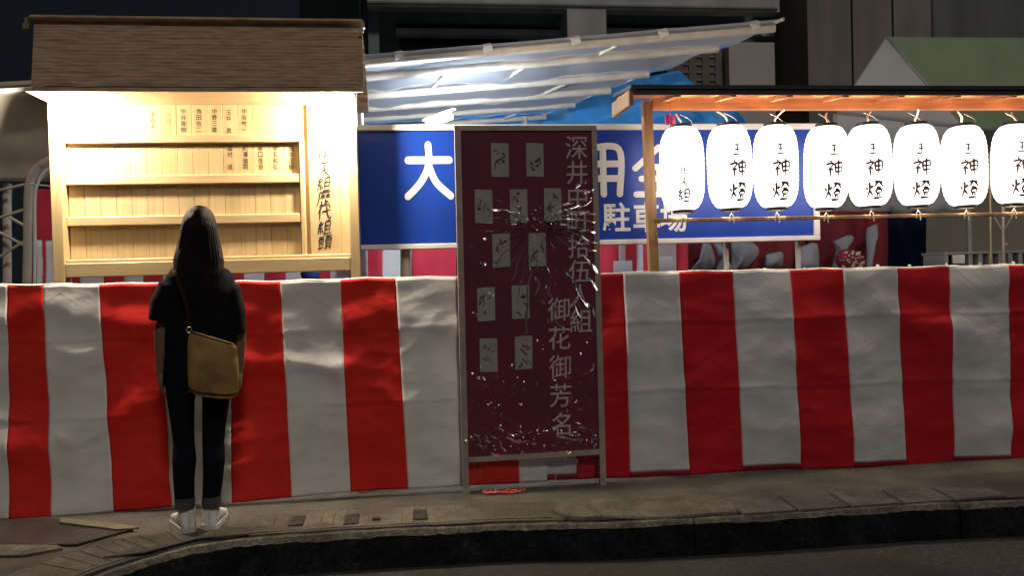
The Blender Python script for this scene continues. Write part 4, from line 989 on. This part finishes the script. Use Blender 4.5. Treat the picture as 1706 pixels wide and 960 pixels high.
# ---- left white tent
tl = thing('white_tent', P(30, 470, 5.7) * 1, 'white stall tent with beige awning and arched front pole at the far left', 'tent')
p = [P(-120, 166, 5.5), P(84, 146, 5.5)]
MB().hexa([P(-120, 156, 4.95), P(90, 141, 4.95), P(90, 147, 4.95), P(-120, 165, 4.95)], (0, .05, 0)).build('front_beam', 'frame_white', tl)
MB().hexa([P(-120, 144, 5.06), P(70, 132, 5.06), P(70, 138, 5.06), P(-120, 153, 5.06)], (0, .04, 0)).build('rear_beam', 'pipe', tl)
MB().grid(lambda i, j: P(-120 + 230 * i, 160 - 12 * i + (142 + 12 * i) * j, 5.02 + .25 * j) + Vector((0, .02 * mnoise.noise(Vector((i * 4, j * 3, 0))), 0)), 20, 20).build('awning', 'awning', tl, 'all', thick=.004, fix=False)
arch = [(44, 500), (46, 420), (47, 330), (50, 304), (58, 286), (70, 274), (90, 264), (120, 260)]
MB().tube(smoothpoly([tuple(P(u, v, 5.17)) for u, v in arch], 5), .024, 12).build('arch_pole', 'pipe', tl, True)
arch2 = [(57, 500), (58, 420), (58, 330), (62, 308), (70, 292), (84, 281), (110, 276)]
MB().tube(smoothpoly([tuple(P(u, v, 5.15)) for u, v in arch2], 5), .009, 10).build('arch_trim', 'frame_white', tl, True)
MB().tube([P(12, 306, 5.35), P(12, 520, 5.35)], .024, 12).build('post', 'pipe', tl, True)
for a_, b_ in (((-30, 324), (46, 306)), ((-30, 372), (44, 348)), ((16, 362), (44, 378)), ((-30, 372), (46, 412)), ((-20, 440), (44, 400))):
    MB().tube([P(*a_, 5.27), P(*b_, 5.27)], .009, 8).build('brace', 'pipe', tl, True)
MB().tube([P(50, 306, 5.15), P(90, 311, 5.15)], .005, 8).build('tie_rod', 'frame_white', tl, True)
drape('backdrop_curtain', 'pink and white cloth hanging between arched pole and notice board', [('pink_cloth', 58, 86, 315, 402), ('paper_white', 62, 72, 400, 640), ('pink_cloth', 70, 76, 400, 640), ('paper_white', 76, 92, 400, 640)], 6.3, .012, seed=9)
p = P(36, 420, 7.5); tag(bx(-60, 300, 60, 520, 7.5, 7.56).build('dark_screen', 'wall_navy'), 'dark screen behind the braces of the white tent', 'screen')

# ---- green tent at the right
pk = P(1475, 61, 8.2); xg = pk.x; nr, fr_ = P(1612, 216, 7.9), P(1390, 190, 8.4)
XE = P(2100, 100, 8.2).x
gt = thing('green_tent', (xg, 8.2, 0), 'green roofed festival tent with pale gable end behind the lantern rack', 'tent')
MB().grid(lambda i, j: (pk + (Vector((XE, 8.2, pk.z + .02)) - pk) * i).lerp(nr + (Vector((XE, nr.y, nr.z)) - nr) * i, j) + Vector((0, 0, -.05 * math.sin(j * math.pi) * (.4 + .6 * abs(math.sin(i * 9))) + .03 * mnoise.noise(Vector((i * 6 - j * 4, j * 2, 1))) * min(1, j * 5) * min(1, i * 20))), 60, 20).build('roof_front', 'tent_green', gt, 'all', thick=.004, fix=False)
MB().grid(lambda i, j: (pk + (Vector((XE, 8.2, pk.z + .02)) - pk) * i).lerp(fr_ + (Vector((XE, fr_.y, nr.z)) - fr_) * i, j), 20, 8).build('roof_back', 'tent_green', gt, 'all', thick=.004, fix=False)
MB().grid(lambda i, j: pk.lerp(fr_.lerp(nr, i), j) + Vector((.012, 0, -.004)), 10, 12).build('gable_cloth', 'tent_white', gt, 'all', thick=.004, fix=False)
def val(i, j):
    a = fr_.lerp(nr, i); sc = .10 * abs(math.sin(i * math.pi * 5)); drop = P(1450, 352, 8.2).z + sc * -.6
    b = Vector((a.x, a.y, drop)); return a.lerp(b, j) + Vector((.012, 0, 0))
MB().grid(val, 60, 10).build('gable_valance', 'tent_white', gt, 'all', thick=.004, fix=False)
for q in (nr, fr_): MB().tube([(q.x, q.y, 0), (q.x, q.y, q.z)], .024, 10).build('post', 'pipe', gt, True)

# ---- buildings
# dark building on the left
a, b = P(-250, 100, 11.5), P(606, 100, 11.5); top = P(200, -260, 11.5).z
db = thing('dark_building', ((a.x + b.x) / 2, 13, 0), 'dark navy house wall above the notice board roof', 'building')
MB().box((a.x, 11.5, 0), (b.x, 15, top)).build('wall', 'wall_navy', db)
q0, q1 = P(500, 20, 11.4).x, P(598, 20, 11.4).x
MB().box((q0, 11.44, P(550, 42, 11.4).z), (q1, 11.498, P(550, -120, 11.4).z)).build('shutter', 'wall_black', db)
MB().tube([(b.x + .03, 11.46, 0), (b.x + .03, 11.46, top)], .04, 10).build('downpipe', 'wall_black', db, True)
# grey building with recessed windows
YG = 12.0
gb = thing('grey_building', (P(950, 300, YG).x, 13, 0), 'grey concrete building with recessed windows above the vinyl canopy', 'building')
def wl(u0, v0, u1, v1, y, m, nm='wall', y1=None, par=gb):
    uc, vc = (u0 + u1) / 2, (v0 + v1) / 2
    return MB().box((P(u0, vc, y).x, y, P(uc, v1, y).z), (P(u1, vc, y).x, y1 or y + .25, P(uc, v0, y).z)).build(nm, m, par)
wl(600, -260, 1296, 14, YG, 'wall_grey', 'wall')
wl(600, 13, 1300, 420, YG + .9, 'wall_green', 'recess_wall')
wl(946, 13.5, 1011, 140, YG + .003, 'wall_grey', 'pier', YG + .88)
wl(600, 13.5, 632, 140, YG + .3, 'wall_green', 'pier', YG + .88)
for u0, u1 in ((660, 945), (1012, 1290)):
    wl(u0, 43, u1, 47, YG + .55, 'wall_black', 'window_head', YG + .6)
    wl(u0, 47.5, u1, 58, YG + .5, 'wall_grey', 'sill', YG + .7)
wn = wl(668, 58, 862, 96, YG + .82, 'glass_dark', 'window', YG + .89)
wl(760, 58, 766, 96, YG + .80, 'wall_black', 'mullion', YG + .818, wn)
wl(1216, 70, 1292, 260, YG - .3, 'wall_pale', 'wall_return', YG + .2)
lt = wl(1112, 75, 1215, 260, YG - .1, 'lattice', 'lattice_panel', YG + .1)
for k in range(4): wl(1126 + k * 22, 84, 1138 + k * 22, 142, YG - .125, 'wall_pale' if 0 else 'lattice', 'lattice_bar', YG - .102, lt)
for k in range(4): wl(1118, 92 + k * 13, 1200, 95 + k * 13, YG - .122, 'wall_brown', 'lattice_rail', YG - .105, lt)
# dark gap and the right building
wl2 = thing('brown_building', (P(1520, 300, 12).x, 13, 0), 'plain brown grey building behind the green tent', 'building')
wl(1346, -260, 1552, 420, 11.6, 'wall_brown', 'wall', 14, wl2)
wl(1553, -260, 2200, 420, 11.75, 'wall_slate', 'wall', 14, wl2)
dg_ = tag(wl(1296, -260, 1344, 420, 12.6, 'wall_black', 'dark_wall', 12.8, None), 'narrow black wall in the gap between the grey and brown buildings', 'wall')
# joints, a downpipe and a cable on the far walls
for u in (1420, 1488): wl(u, -200, u + 2, 400, 11.585, 'wall_black', 'wall_joint', 11.599, wl2)
x = P(1560, 60, 11.6).x; MB().tube([(x, 11.66, 0), (x, 11.66, 8)], .05, 10).build('downpipe', 'wall_slate', wl2, True)
for v in (6,): wl(600, v, 1296, v + 3, YG - .03, 'wall_green', 'wall_joint', YG - .002)
